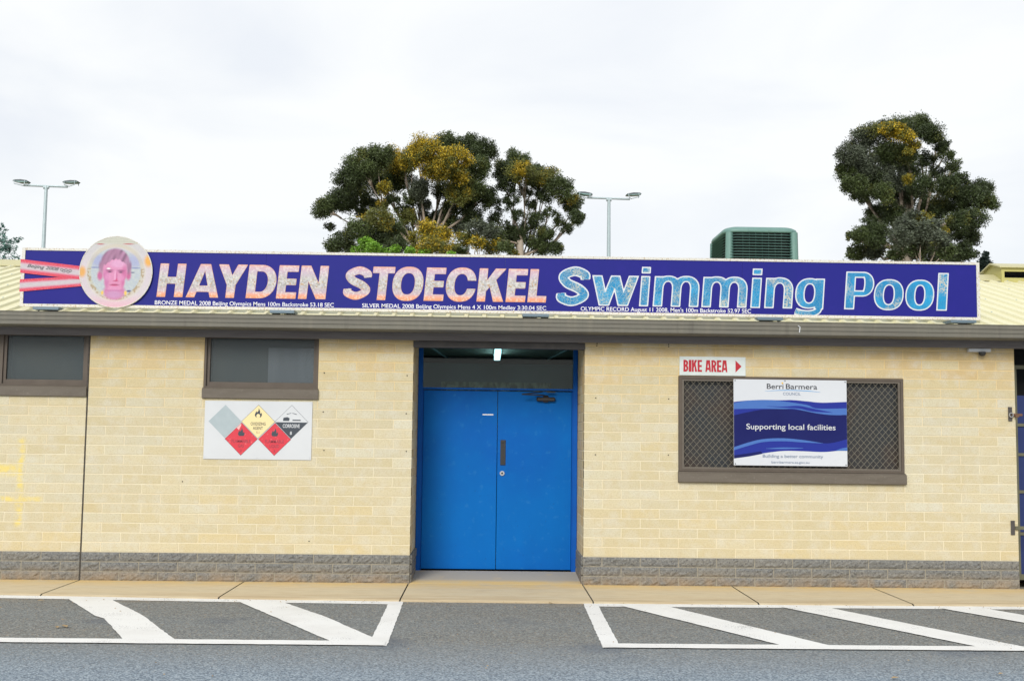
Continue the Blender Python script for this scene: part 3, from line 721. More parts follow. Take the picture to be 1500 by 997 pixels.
def glyph(ch, w, X, Z, t=.25, b_=.19, xh=.80):
    if ch == 'H': return U(bxf(X, Z, 0, t, 0, 1), bxf(X, Z, w-t, w, 0, 1), bxf(X, Z, 0, w, .40, .60))
    if ch == 'A':
        o = poly(X, Z, [(0, 0), (w/2-.15, 1), (w/2+.15, 1), (w, 0)]); tri = poly(X, Z, [(t*1.12, 0), (w/2, .86), (w-t*1.12, 0)])
        tri = I_(poly(X, Z, [(t*1.12-.15*.5, -.15), (w/2, .80), (w-t*1.12+.15*.5, -.15)]))
        return U(I_(o, -tri), I_(o, bxf(X, Z, 0, w, .17, .35)))
    if ch == 'Y': return U(bxf(X, Z, w/2-t/2, w/2+t/2, 0, .45), poly(X, Z, [(0, 1), (t*1.15, 1), (w/2+t/2, .38), (w/2-t/2, .38)]), poly(X, Z, [(w, 1), (w-t*1.15, 1), (w/2-t/2, .38), (w/2+t/2, .38)]))
    if ch == 'D': return bowl(X, Z, 0, w, 0, 1, t, b_)
    if ch == 'E': return U(bxf(X, Z, 0, t, 0, 1), bxf(X, Z, 0, w, 0, b_), bxf(X, Z, 0, w*.94, .41, .41+b_), bxf(X, Z, 0, w, 1-b_, 1))
    if ch == 'N': return U(bxf(X, Z, 0, t, 0, 1), bxf(X, Z, w-t, w, 0, 1), poly(X, Z, [(0, 1), (t*1.12, 1), (w, 0), (w-t*1.12, 0)]))
    if ch == 'S':
        h_ = t*.46; return stroke(X, Z, [(w-h_*.95, .675), (w-h_*1.15, .79), (w/2, 1-h_), (h_*1.05, .755), (w*.30, .575), (w*.68, .435), (w-h_, .265), (w/2, h_), (h_*1.0, .20), (h_*.85, .32)], h_)
    if ch == 'T': return U(bxf(X, Z, 0, w, 1-b_, 1), bxf(X, Z, w/2-t/2, w/2+t/2, 0, 1))
    if ch == 'O': return ringf(X, Z, w, -.015, 1.015, t, b_)
    if ch == 'C': return I_(ringf(X, Z, w, -.015, 1.015, t, b_), -bxf(X, Z, w*.52, w+1, .375, .625))
    if ch == 'K': return U(bxf(X, Z, 0, t, 0, 1), poly(X, Z, [(t-.01, .30), (t-.01, .62), (w-t*1.25, 1), (w, 1)]), poly(X, Z, [(t+.08, .52), (w-t*1.2, 0), (w, 0), (t+.33*w, .68)]))
    if ch == 'L': return U(bxf(X, Z, 0, t, 0, 1), bxf(X, Z, 0, w, 0, b_))
    if ch == 'P': return U(bxf(X, Z, 0, t, 0, 1), bowl(X, Z, 0, w, .34, 1, t, b_))
    if ch == 'R': return U(bxf(X, Z, 0, t, 0, 1), bowl(X, Z, 0, w*.97, .42, 1, t, b_), poly(X, Z, [(w*.38, .50), (w*.72, .50), (w, 0), (w-t*1.1, 0)]))
    if ch == 'B': return U(bowl(X, Z, 0, w*.95, .44, 1, t, b_), bowl(X, Z, 0, w, 0, .58, t, b_))
    if ch == 'I': return bxf(X, Z, 0, w, 0, 1)
    if ch == 'l': return bxf(X, Z, 0, w, 0, 1)
    if ch == 'i': return U(bxf(X, Z, 0, w, 0, .80), bxf(X, Z, 0, w, .865, 1.04))
    if ch == 'n': return U(bxf(X, Z, 0, t, 0, xh), arch(X, Z, 0, w, xh+.02, t, b_))
    if ch == 'm': return U(bxf(X, Z, 0, t, 0, xh), arch(X, Z, 0, w/2+t/2, xh+.02, t, b_), arch(X, Z, w/2-t/2, w, xh+.02, t, b_))
    if ch == 'o': return ringf(X, Z, w, -.01, xh+.015, t, b_)
    if ch == 'g': return U(ringf(X, Z, w*.98, -.0, xh+.01, t, b_), bxf(X, Z, w-t, w, -.02, xh), stroke(X, Z, [(w-t/2, .1), (w-t/2, -.02), (w-t*.8, -.09), (w*.5, -.132), (w*.25, -.115), (.035, -.07)], .092))
    if ch == 'w':
        a, c = .19*w, .41*w; m0, m1 = .40*w, .60*w; s1 = [(0, xh), (t, xh), (c, 0), (a, 0)]; s2 = [(a, 0), (c, 0), (m1, xh), (m0, xh)]
        return U(poly(X, Z, s1), poly(X, Z, s2), poly(X, Z, [(w-x, z) for x, z in s1]), poly(X, Z, [(w-x, z) for x, z in s2]))
def contours(Fv, xs, zs):
    nx, nz_ = Fv.shape; seg = {}; ins = Fv > 0
    def pt(e):
        i, j, d = e
        a = Fv[i, j]; c = Fv[i+1, j] if d == 0 else Fv[i, j+1]; u = a/(a-c)
        return (xs[i]+(u*(xs[i+1]-xs[i]) if d == 0 else 0), zs[j]+(u*(zs[j+1]-zs[j]) if d == 1 else 0))
    I2, J2 = np.where((ins[:-1, :-1] != ins[1:, :-1]) | (ins[:-1, :-1] != ins[:-1, 1:]) | (ins[:-1, :-1] != ins[1:, 1:]))
    for i, j in zip(I2, J2):
        c = [ins[i, j], ins[i+1, j], ins[i+1, j+1], ins[i, j+1]]; E_ = [(i, j, 0), (i+1, j, 1), (i, j+1, 0), (i, j, 1)]
        # walk with inside on the left; the k-th edge joins corner k and k+1
        enter = [E_[k] for k in range(4) if c[k] and not c[(k+1) % 4]]; leave = [E_[k] for k in range(4) if not c[k] and c[(k+1) % 4]]
        if len(enter) == 1: seg[enter[0]] = leave[0]
        else:
            ks = [k for k in range(4) if c[k] and not c[(k+1) % 4]]
            for k in ks: seg[E_[k]] = E_[(k-1) % 4]
    loops = []
    while seg:
        s_ = next(iter(seg)); lp = []; e = s_
        while e in seg: lp.append(pt(e)); e = seg.pop(e)
        if len(lp) > 4: loops.append(lp)
    out_ = []
    for lp in loops:
        P2 = np.array(lp); n_ = len(P2); keep = rdp(P2, .0025); out_.append([tuple(P2[i]) for i in keep])
    return out_
def rdp(P2, eps):
    n_ = len(P2); far = int(np.argmax(((P2-P2[0])**2).sum(1))); keep = {0, far}
    def rec(a, c):
        if c-a < 2: return
        A_, C_ = P2[a % n_], P2[c % n_]; idx = np.arange(a+1, c); Q = P2[idx % n_]; d = C_-A_; l = math.hypot(*d)
        dist = np.abs(d[0]*(Q[:, 1]-A_[1])-d[1]*(Q[:, 0]-A_[0]))/l if l > 1e-9 else np.hypot(*(Q-A_).T)
        k = int(np.argmax(dist))
        if dist[k] > eps: keep.add(int(idx[k] % n_)); rec(a, int(idx[k])); rec(int(idx[k]), c)
    rec(0, far); rec(far, n_)
    return sorted(keep)
def curve_mesh(cu, name):
    tmp = bpy.data.objects.new('tmp', cu); COL.objects.link(tmp); dg = bpy.context.evaluated_depsgraph_get(); dg.update()
    me = bpy.data.meshes.new_from_object(tmp.evaluated_get(dg)); me.name = name; bpy.data.objects.remove(tmp); bpy.data.curves.remove(cu)
    me.materials.clear(); return me
def to_xz(me, sx=1, sz=1, dy=0):           # curve plane XY -> facade plane XZ facing -Y
    co = np.empty(len(me.vertices)*3, 'f'); me.vertices.foreach_get('co', co); co = co.reshape(-1, 3)
    n_ = np.stack([co[:, 0]*sx, -co[:, 2]+dy, co[:, 1]*sz], 1); me.vertices.foreach_set('co', n_.ravel()); me.update(); return me
def loops_mesh(loops, name, thick):
    cu = bpy.data.curves.new(name, 'CURVE'); cu.dimensions = '2D'; cu.fill_mode = 'BOTH'; cu.extrude = thick
    for lp in loops:
        s_ = cu.splines.new('POLY'); s_.points.add(len(lp)-1)
        s_.points.foreach_set('co', [v for p in lp for v in (p[0], p[1], 0, 1)]); s_.use_cyclic_u = True
    return to_xz(curve_mesh(cu, name))
def letter(ch, w, cap, shear, off=0, **k):
    lo = -.26 if ch == 'g' else 0; xs, zs, (X, Z) = GRID(w, lo, 1.06)
    lp = contours(glyph(ch, w, X, Z, **k)-off+1e-7, xs, zs)
    return [[((x+shear*z)*cap, z*cap) for x, z in l] for l in lp]
def text_mesh(s_, x0, x1, z0, cap, name='lettering', off=.0, shear=0, thick=.0004, cap_frac=.73):
    cu = bpy.data.curves.new(name, 'FONT'); cu.body = s_; cu.size = 1; cu.offset = off; cu.extrude = .0001; cu.shear = shear
    me = curve_mesh(cu, name); co = np.empty(len(me.vertices)*3, 'f'); me.vertices.foreach_get('co', co); co = co.reshape(-1, 3)
    a, c = co[:, 0].min(), co[:, 0].max(); kx = (x1-x0)/(c-a); kz = cap/cap_frac
    o = np.stack([x0+(co[:, 0]-a)*kx, -co[:, 2]*thick/.0001, z0+co[:, 1]*kz], 1)
    me.vertices.foreach_set('co', o.ravel()); me.update(); return me
def text(s_, x0, x1, z0, cap, y, mt, parent, name='lettering', **k):
    me = text_mesh(s_, 0, x1-x0, 0, cap, name, **k); return put(name, me, parent, (x0, y, z0), mt)
def flat(pts, y, th, mt, parent, name, org=None):      # flat polygon in XZ with thickness
    mb = MB(); n_ = len(pts); mb.prism(pts, 'y', y-th, y); return mb.build(name, mt, parent, org)

# ------------------------------------------------------------------ the long name sign
SY = -.05
S = thing('name_sign', (4.34, SY, 2.82), 'long blue sign with big name lettering standing along the roof edge', 'sign')
xs_ = [-.688, 1.83, 4.352, 6.872, 9.384]
for a, c in zip(xs_, xs_[1:]): MB().box(a+.0008, c-.0008, SY-.006, SY, 2.850, 3.414).build('panel', purple_m, S)
fr_ = MB(); ring(fr_, -.722, 9.416, 2.820, 3.440, .033, SY-.014, SY+.02, tt=.026, tb=.030); fr_.build('sign_frame', signframe_m, S)
MB().box(-.69, 9.39, SY+.001, SY+.012, 2.845, 3.42).build('backing', galv_m, S)
bk = MB()
for x0, x1 in ((-.512, -.251), (1.918, 2.168), (4.536, 4.809), (6.989, 7.257), (9.025, 9.294)):
    b_ = MB().box(x0, x1, -.24, -.02, 2.772, 2.802).build('bracket', M('bracket_steel', (.13, .18, .22), .5, metal=.3) if not bk.v else bk_m, S); bk_m = b_.data.materials[0]; bk.v = [1]
    MB().tube([((x0+x1)/2, SY+.03, 3.35), ((x0+x1)/2, .9, rz(.9)+.03)], .018, 6).build('brace', galv_m, S)
def objpos(n, t): tcn = n('ShaderNodeTexCoord'); return tcn.outputs['Object']
# name letters: lilac to orange print, peppered where the film has cracked
nl = mat('faded_gradient_print', (.6, .5, .5), .5, spec=.3); t, b, (pos, ntx, ramp, mix, n) = nl[1:]
sx = n('ShaderNodeSeparateXYZ'); t.links.new(objpos(n, t), sx.inputs[0])
q = n('ShaderNodeMath'); q.operation = 'DIVIDE'; t.links.new(sx.outputs[2], q.inputs[0]); q.inputs[1].default_value = .352
r = n('ShaderNodeValToRGB'); t.links.new(q.outputs[0], r.inputs[0]); e = r.color_ramp.elements
e[0].position = 0; e[0].color = (.74, .27, .12, 1); e[1].position = 1; e[1].color = (.72, .36, .24, 1)
for p_, c_ in ((.10, (.72, .32, .21)), (.19, (.50, .38, .43)), (.36, (.45, .42, .44)), (.60, (.47, .455, .46)), (.80, (.50, .40, .47)), (.94, (.55, .36, .40))):
    z = e.new(p_); z.color = (*c_, 1)
v = n('ShaderNodeTexVoronoi'); v.inputs['Scale'].default_value = 62; t.links.new(pos, v.inputs['Vector'])
r2 = n('ShaderNodeValToRGB'); t.links.new(q.outputs[0], r2.inputs[0]); e = r2.color_ramp.elements; e[0].position = .12; e[0].color = (0, 0, 0, 1); e[1].position = .85; e[1].color = (0, 0, 0, 1)
z = e.new(.45); z.color = (1, 1, 1, 1)
sepc = n('ShaderNodeSeparateColor'); t.links.new(v.outputs['Color'], sepc.inputs[0])
f1 = mul(ramp(sepc.outputs[0], .50, .60), r2.outputs[0]); f2 = mul(ramp(sepc.outputs[1], .86, .90), r2.outputs[0])
src = mix(mul(f1, .6), r.outputs[0], (.27, .255, .20)); src = mix(mul(ramp(sepc.outputs[2], .6, .7), .35), src, (.74, .72, .62)); src = mix(mul(f2, .8), src, (.42, .22, .07)); t.links.new(src, b.inputs['Base Color'])
nl_m = nl[0]
edge_m = M('orange_print_edge', (.55, .30, .22), .5)
NAME = [('H', .695, .964), ('A', 1.0, 1.337), ('Y', 1.307, 1.609), ('D', 1.626, 1.926), ('E', 1.943, 2.147), ('N', 2.174, 2.46), ('S', 2.647, 2.919), ('T', 2.93, 3.16), ('O', 3.149, 3.471), ('E', 3.494, 3.698), ('C', 3.713, 4.03), ('K', 4.052, 4.332), ('E', 4.359, 4.563), ('L', 4.59, 4.783)]
for ch, x0, x1 in NAME:
    cap = .352
    ob = put('letter', loops_mesh(letter(ch, (x1-x0)/cap, cap, .09, off=-.004), 'letter', .0004), S, (x0, SY-.0069, 2.943), edge_m)
    put('letter_face', loops_mesh(letter(ch, (x1-x0)/cap, cap, .09, off=.006), 'letter_face', .0008), ob, (x0, SY-.0079, 2.943), nl_m)
# pool letters: water print crazed with white, white keyline
pl = mat('water_print', (.02, .29, .60), .45, spec=.4); t, b, (pos, ntx, ramp, mix, n) = pl[1:]
src = mix(ramp(ntx(5), .4, .65), (.004, .18, .39), (.004, .28, .54))
v = n('ShaderNodeTexVoronoi'); v.feature = 'DISTANCE_TO_EDGE'; v.inputs['Scale'].default_value = 42
dn = n('ShaderNodeTexNoise'); dn.inputs['Scale'].default_value = 9; t.links.new(pos, dn.inputs['Vector'])
mxv = n('ShaderNodeMix'); mxv.data_type = 'VECTOR'; mxv.inputs[0].default_value = .12; t.links.new(pos, mxv.inputs[4]); t.links.new(dn.outputs[1], mxv.inputs[5]); t.links.new(mxv.outputs[1], v.inputs['Vector'])
sx = n('ShaderNodeSeparateXYZ'); t.links.new(pos, sx.inputs[0])
mrx = n('ShaderNodeMapRange'); t.links.new(sx.outputs[0], mrx.inputs[0]); mrx.inputs[1].default_value = 5.6; mrx.inputs[2].default_value = 8.2; mrx.inputs[3].default_value = .75; mrx.inputs[4].default_value = .12
src = mix(mul(ramp(v.outputs['Distance'], .02, .09, (1, 1, 1, 1), (0, 0, 0, 1)), mrx.outputs[0]), src, (.30, .44, .46))
v2 = n('ShaderNodeTexVoronoi'); v2.inputs['Scale'].default_value = 95; t.links.new(pos, v2.inputs['Vector']); s2 = n('ShaderNodeSeparateColor'); t.links.new(v2.outputs['Color'], s2.inputs[0])
patchy = ramp(ntx(3.3, 4), .54, .66)
src = mix(mul(mul(patchy, ramp(s2.outputs[0], .35, .5)), .85), src, (.50, .48, .38))
src = mix(mul(mul(mrx.outputs[0], ramp(s2.outputs[1], .80, .86)), .7), src, (.04, .13, .20))
t.links.new(src, b.inputs['Base Color']); pl_m = pl[0]
key_m = M('white_keyline', (.60, .62, .64), .5, noise=[(140, .55, .7, (.45, .5, .6), .5)])
POOL = [('S', 4.893, 5.23), ('w', 5.25, 5.749), ('i', 5.772, 5.869), ('m', 5.916, 6.401), ('m', 6.434, 6.914), ('i', 6.955, 7.059), ('n', 7.103, 7.402), ('g', 7.424, 7.734), ('P', 7.957, 8.264), ('o', 8.267, 8.586), ('o', 8.604, 8.914), ('l', 8.945, 9.058)]
for ch, x0, x1 in POOL:
    cap = .405
    if ch == 'S': cap = .424
    kw = dict(t=.265 if ch in 'SPo' else (.27 if ch == 'w' else .25), b_=.165)
    z0 = 2.917 - (.009 if ch == 'S' else 0)
    ob = put('letter', loops_mesh(letter(ch, (x1-x0)/cap, cap, .075, **kw), 'letter', .0004), S, (x0, SY-.0069, z0), key_m)
    put('letter_face', loops_mesh(letter(ch, (x1-x0)/cap, cap, .075, off=.033, **kw), 'letter_face', .0008), ob, (x0, SY-.0079, z0), pl_m)
def text_line(body, x0, x1, z0, cap, y, mt, parent, off):
    def ext(t_):
        cu = bpy.data.curves.new('m', 'FONT'); cu.body = t_; cu.size = 1; cu.offset = off; me = curve_mesh(cu, 'm')
        xs__ = [v_.co.x for v_ in me.vertices]; zs__ = [v_.co.y for v_ in me.vertices]; bpy.data.meshes.remove(me); return min(xs__), max(xs__)
    A_, C_ = ext(body); kx = (x1-x0)/(C_-A_); ws = body.split(' ')
    for i, wd in enumerate(ws):
        m0 = ext(wd); mx1 = ext(' '.join(ws[:i+1]))[1]; e1 = x0+(mx1-A_)*kx; e0 = e1-(m0[1]-m0[0])*kx
        text(wd, e0, e1, z0, cap, y, mt, parent, 'word', off=off)
text_line('BRONZE MEDAL 2008 Beijing Olympics Mens 100m Backstroke 53.18 SEC', .68, 2.552, 2.862, .044, SY-.0068, whitetext_m, S, .006)
text_line('SILVER MEDAL 2008 Beijing Olympics Mens 4 X 100m Medley 3:30.04 SEC', 2.85, 4.789, 2.862, .044, SY-.0068, whitetext_m, S, .006)
text_line("OLYMPIC RECORD August 11 2008, Men's 100m Backstroke 52.97 SEC", 5.155, 6.964, 2.862, .044, SY-.0068, whitetext_m, S, .006)
def ribbon(a0, a1, b0, b1, y, flip=1):     # left top/bottom, right top/bottom
    nx, nz_ = 40, 24; vs = []; tn = []; fs = []
    for i in range(nx+1):
        u = i/nx; xx = -.731+u*.70
        zt = a0+(b0-a0)*u; zb = a1+(b1-a1)*u
        for j in range(nz_+1):
            vv = j/nz_; vs.append((xx, y, zt+(zb-zt)*vv))
            e_ = min(vv, 1-vv); k_ = max(0, min(1, (e_-.15)/.16)); wv = max(0, min(1, (e_-.24)/.14))
            c = np.array([.56, .010, .055])*(1-k_)+np.array([.52, .18, .27])*k_; c = c*(1-wv)+np.array([.46, .40, .43])*wv
            tn.append(c*(1+.10*rnd.uniform(-1, 1)*wv))
    for i in range(nx):
        for j in range(nz_):
            a = i*(nz_+1)+j; fs.append((a, a+1, a+nz_+2, a+nz_+1))
    k0 = len(vs); bx_ = [(-.731, y+.0006, a0), (-.731, y+.0006, a1), (-.031, y+.0006, b1), (-.031, y+.0006, b0)]
    mb = MB().add(vs, fs); mb.add(bx_, [(0, 1, 2, 3)]); tn += [np.array([.78, .03, .13])]*4
    return mb.build('ribbon', M('ribbon_print', (0, 0, 0), .5, attr=True, noise=[(120, .5, .65, (.7, .66, .6), .25)]), S, tint=np.array(tn))
ribbon(3.104, 2.974, 3.155, 3.048, SY-.0152); ribbon(3.318, 3.174, 3.245, 3.105, SY-.0165)
def tilt_text(s_, x0, x1, z0, z1, cap, y, mt, nm='lettering', off=.0):
    o = text(s_, x0, x1, z0, cap, y, mt, S, nm, off=off, shear=.3); o.rotation_euler = (0, math.atan2(z0-z1, x1-x0), 0); return o
tilt_text('Beijing 2008', -.66, -.33, 3.235, 3.20, .036, SY-.0176, blacktext_m, off=.006)
rg = MB()
for i in range(5):
    cx_ = -.30+.022*i; cz_ = 3.212-.0022*i-(.012 if i % 2 else 0)
    rg.tube([(cx_+.013*math.cos(a*math.pi/6), SY-.018, cz_+.013*math.sin(a*math.pi/6)) for a in range(13)], .0022, 4, cap=False)
rg.build('rings_mark', blacktext_m, S)
# medal disc with portrait print
DX, DZ, DRX, DRZ = .268, 3.195, .377, .375
md = MB(); md.prism([(DX+DRX*math.cos(i*math.pi/48), DZ+DRZ*math.sin(i*math.pi/48)) for i in range(96)], 'y', SY-.030, SY-.018); 
disc = md.build('portrait_disc', M('disc_edge', (.66, .62, .60), .5), S)
G_ = 150; u1 = np.linspace(-1, 1, G_); Ug, Vg = np.meshgrid(u1, u1, indexing='ij')
def E(cx, cy, rx, ry, soft=.06):
    X = (Ug-(cx-573)/437)/(rx/437); Y = (Vg+(cy-488)/437)/(ry/437); d = np.sqrt(X*X+Y*Y); return np.clip((1-d)/min(.75, soft*480/min(rx, ry))+.5, 0, 1)
def rgb(*c): return (np.array(c)/255.)**2.2
img = np.ones((G_, G_, 3))*rgb(214, 204, 208)
def nse(sc_, seed):
    r = np.random.default_rng(seed); g0 = r.random((sc_+2, sc_+2)); x = np.linspace(0, sc_, G_); i = x.astype(int); f = x-i; f = f*f*(3-2*f)
    a = g0[np.ix_(i, i)]; b1 = g0[np.ix_(i+1, i)]; c1 = g0[np.ix_(i, i+1)]; d1 = g0[np.ix_(i+1, i+1)]
    return (a*(1-f[:, None])+b1*f[:, None])*(1-f[None])+(c1*(1-f[:, None])+d1*f[:, None])*f[None]
def lay(mask, c, k=1.):
    global img; mask = np.clip(mask*k, 0, 1)[..., None]; img = img*(1-mask)+np.asarray(c)*mask
Rr = np.hypot(Ug, Vg)
lay(nse(14, 1)*.6, rgb(228, 214, 222)); lay(np.clip((-Vg-.62)*3, 0, 1), rgb(235, 180, 200), .8); lay(np.clip((Vg-.15)*1.2, 0, 1)*np.clip((Rr-.7)*6, 0, 1), rgb(200, 205, 200), .8)
lay(E(560, 500, 325, 300), rgb(184, 194, 208)); lay(E(560, 500, 320, 295)*nse(60, 2), rgb(205, 212, 205), .8)
lay(E(380, 350, 110, 75, .12), rgb(160, 165, 215), .7); lay(E(790, 350, 90, 75, .12), rgb(165, 170, 215), .7)
lay(E(320, 437, 60, 9, .02)+E(810, 437, 60, 9, .02), rgb(120, 130, 185), .8); lay(E(775, 492, 28, 6, .02), rgb(60, 70, 120)); lay(E(740, 722, 30, 12, .03), rgb(60, 65, 130))
ringm = np.clip((.06-np.abs(Rr-.74))/.02, 0, 1)
lay(ringm, rgb(208, 200, 165), .55); lay(ringm*(nse(48, 5) > .55)*((Vg < .1)), rgb(160, 125, 60), .6); lay(np.clip((.012-np.abs(Rr-.815))/.01, 0, 1), rgb(222, 222, 190), .8)
lay(E(165, 490, 45, 65, .3), rgb(240, 170, 60), .9); lay(E(965, 345, 48, 70, .3), rgb(245, 175, 60), .95)
lay(E(565, 730, 130, 100, .06), rgb(208, 125, 172)); lay(E(420, 745, 14, 24, .04)+E(700, 745, 16, 26, .04), rgb(250, 205, 90))
lay(E(385, 535, 32, 58, .05)+E(728, 525, 30, 60, .05), rgb(205, 95, 150))
r8 = np.random.default_rng(8); strand = np.zeros((G_, G_))
for k in range(7): ph, fq = r8.uniform(0, 6), r8.uniform(18, 46); strand += np.sin((Ug*1.0+(Vg-.3)**2*r8.uniform(-1.2, .6)+Vg*r8.uniform(-.5, -.1))*fq+ph)
strand = strand/5
hair = np.maximum(np.maximum(E(562, 372, 172, 172, .05), E(400, 425, 32, 75, .06)), E(732, 430, 28, 80, .06))
lay(hair, rgb(168, 116, 150)); lay(hair*np.clip(strand, 0, 1), rgb(95, 55, 95), .9); lay(hair*np.clip(-strand-.1, 0, 1), rgb(205, 150, 190), .9)
xh_ = 573+Ug*437; yh_ = 488-Vg*437
hl = 318+np.clip((xh_-560)/110, -1, 1)**2*55-np.clip((600-xh_)/120, 0, 1)*-18+7*np.sin(xh_*.13)
face = np.maximum(E(562, 480, 148, 190, .05), E(562, 610, 122, 125, .05)); face = face*np.clip((yh_-hl)/14, 0, 1)
lay(face, rgb(224, 142, 184)); lay(face*E(600, 385, 95, 50, .4), rgb(232, 172, 212), .8); lay(face*E(450, 590, 42, 120, .4), rgb(200, 105, 165), .7); lay(face*E(678, 560, 36, 140, .4), rgb(206, 95, 155), .75)
lay(face*E(480, 550, 38, 40, .4)+face*E(645, 560, 34, 38, .4), rgb(232, 150, 198), .6)
lay(E(562, 765, 100, 45, .2), rgb(205, 160, 205), .6); lay(face*E(562, 690, 66, 26, .3), rgb(228, 150, 195), .7); lay(E(562, 716, 90, 10, .2), rgb(180, 100, 160), .5)
lay(E(497, 468, 46, 8, .07)+E(634, 470, 46, 8, .07), rgb(135, 60, 110), .85); lay(E(499, 486, 40, 12, .12)+E(634, 490, 40, 12, .12), rgb(165, 65, 125), .6)
lay(E(500, 488, 20, 7, .04)+E(634, 492, 20, 7, .04), rgb(60, 35, 75), .95); lay(E(485, 448, 22, 9, .03), rgb(250, 250, 250))
lay(E(566, 535, 12, 62, .25), rgb(240, 170, 210), .8); lay(E(586, 545, 8, 50, .12), rgb(196, 75, 140), .6); lay(E(576, 598, 30, 8, .1), rgb(190, 35, 95), .85); lay(E(586, 582, 12, 14, .12), rgb(215, 60, 120), .7)
lay(E(562, 646, 58, 5, .04), rgb(140, 25, 75)); lay(E(562, 657, 44, 8, .1), rgb(220, 85, 140), .7); lay(E(562, 634, 40, 6, .1), rgb(215, 95, 150), .6)
top = np.clip((Vg-.79)/.01, 0, 1); lay(top, rgb(206, 205, 190)); lay(top*(np.sin(Vg*90) > .3), rgb(190, 190, 172), .6); lay(E(375, 148, 44, 7, .02)+E(715, 142, 60, 7, .02), rgb(190, 50, 70), .9)
img *= .72*(1+.14*(rng.random((G_, G_, 1))-.5))
msk = Rr <= 1.0; vs = []; tn = []; idx = -np.ones((G_, G_), int)
for i in range(G_):
    for j in range(G_):
        if msk[i, j]: idx[i, j] = len(vs); vs.append((DX+Ug[i, j]*DRX, SY-.0312, DZ+Vg[i, j]*DRZ)); tn.append(img[i, j])
fs = [(idx[i, j], idx[i+1, j], idx[i+1, j+1], idx[i, j+1]) for i in range(G_-1) for j in range(G_-1) if min(idx[i, j], idx[i+1, j], idx[i+1, j+1], idx[i, j+1]) >= 0]
MB().add(vs, fs).build('portrait_print', M('faded_photo_print', (0, 0, 0), .45, attr=True), disc, tint=np.clip(np.array(tn), 0, 1))
rm = MB(); rm.tube([(DX+DRX*math.cos(i*math.pi/48), SY-.028, DZ+DRZ*math.sin(i*math.pi/48)) for i in range(97)], .006, 6, cap=False); rm.build('disc_rim', signframe_m, disc)

# ------------------------------------------------------------------ hazard sign
Hs = thing('hazard_sign', (1.787, -.004, 1.255), 'white board with five hazard diamonds on the wall under the small window', 'sign')
MB().box(1.228, 2.349, -.009, -.003, 1.257, 1.865, .001).build('board', white_m, Hs)
HS = .172
def diamond(cx_, cz_, mt, s_=HS, y=-.0095, nm='placard', edge_=True):
    if edge_: flat([(cx_-s_-.004, cz_), (cx_, cz_-s_-.004), (cx_+s_+.004, cz_), (cx_, cz_+s_+.004)], y, .0006, hzdark_m, Hs, 'placard_edge')
    return flat([(cx_-s_, cz_), (cx_, cz_-s_), (cx_+s_, cz_), (cx_, cz_+s_)], y-.0008, .0006, mt, Hs, nm)
def flame(cx_, cz_, k, mt, parent, y=-.0115):
    pts = [(-.35, -.5), (.35, -.5), (.5, -.2), (.42, .12), (.25, -.05), (.22, .35), (.02, .75), (.0, .4), (-.2, .15), (-.3, .35), (-.45, 0), (-.5, -.25)]
    loops = [[(x*k, z*k) for x, z in pts]]; return put('flame', loops_mesh(loops, 'flame', .0003), parent, (cx_, y, cz_), mt)
diamond(1.443, 1.650, hzgrey_m, edge_=False)
p = diamond(1.788, 1.651, hzyel_m); flame(1.788, 1.735, .075, hzdark_m, p); 
put('flame_core', loops_mesh([[(.02*math.cos(a*.628), .02*math.sin(a*.628)) for a in range(10)]], 'flame_core', .0003), p, (1.787, -.0122, 1.712), hzyel_m)
text('OXIDIZING', 1.71, 1.866, 1.613, .033, -.0112, blacktext_m, p, off=.01); text('AGENT', 1.735, 1.838, 1.568, .033, -.0112, blacktext_m, p, off=.01); text('5.1', 1.772, 1.802, 1.528, .024, -.0112, hzbrown_m, p)
p = diamond(2.134, 1.652, white_m); flat([(2.134-.170, 1.648), (2.134, 1.478), (2.134+.170, 1.648)], -.0108, .0006, hzdark_m, p, 'placard_half')
text('CORROSIVE', 2.045, 2.222, 1.592, .038, -.0120, white_m, p, off=.02); text('8', 2.122, 2.142, 1.520, .034, -.0120, white_m, p, off=.02)
flat([(2.045, 1.662), (2.11, 1.662), (2.115, 1.69), (2.09, 1.703), (2.05, 1.695)], -.0108, .0005, hzdark_m, p, 'corroded_hand'); flat([(2.145, 1.664), (2.23, 1.664), (2.23, 1.676), (2.145, 1.676)], -.0108, .0005, hzdark_m, p, 'corroded_bar')
flat([(2.085, 1.728), (2.13, 1.742), (2.13, 1.747), (2.083, 1.735)], -.0108, .0005, hzdark_m, p, 'test_tube'); flat([(2.185, 1.728), (2.14, 1.742), (2.14, 1.747), (2.187, 1.735)], -.0108, .0005, hzdark_m, p, 'test_tube')
for cx_, a in ((1.616, 'GAS'), (1.964, 'LIQUID')):
    p = diamond(cx_, 1.469, hzred_m, .168); flame(cx_, 1.535, .07, hzdark_m, p)
    text('FLAMMABLE', cx_-.098, cx_+.098, 1.430, .034, -.0112, hzbrown_m, p, off=.006); text(a, cx_-(.03 if a == 'GAS' else .05), cx_+(.03 if a == 'GAS' else .05), 1.382, .034, -.0112, hzbrown_m, p, off=.006); text('2' if a == 'GAS' else '3', cx_-.01, cx_+.01, 1.335, .025, -.0112, hzbrown_m, p)
    if a == 'GAS': flat([(1.565, 1.585), (1.590, 1.562), (1.612, 1.610), (1.612, 1.632)], -.0112, .0004, hzpeel_m, p, 'peeled_patch')
sw = MB()
for x, z in ((1.245, 1.845), (2.335, 1.847), (1.787, 1.85), (1.245, 1.275), (2.335, 1.275), (1.787, 1.275)): sw.prism([(x+.005*math.cos(i*math.pi/3), z+.005*math.sin(i*math.pi/3)) for i in range(6)], 'y', -.011, -.008)
sw.build('screws', steel_m, Hs)

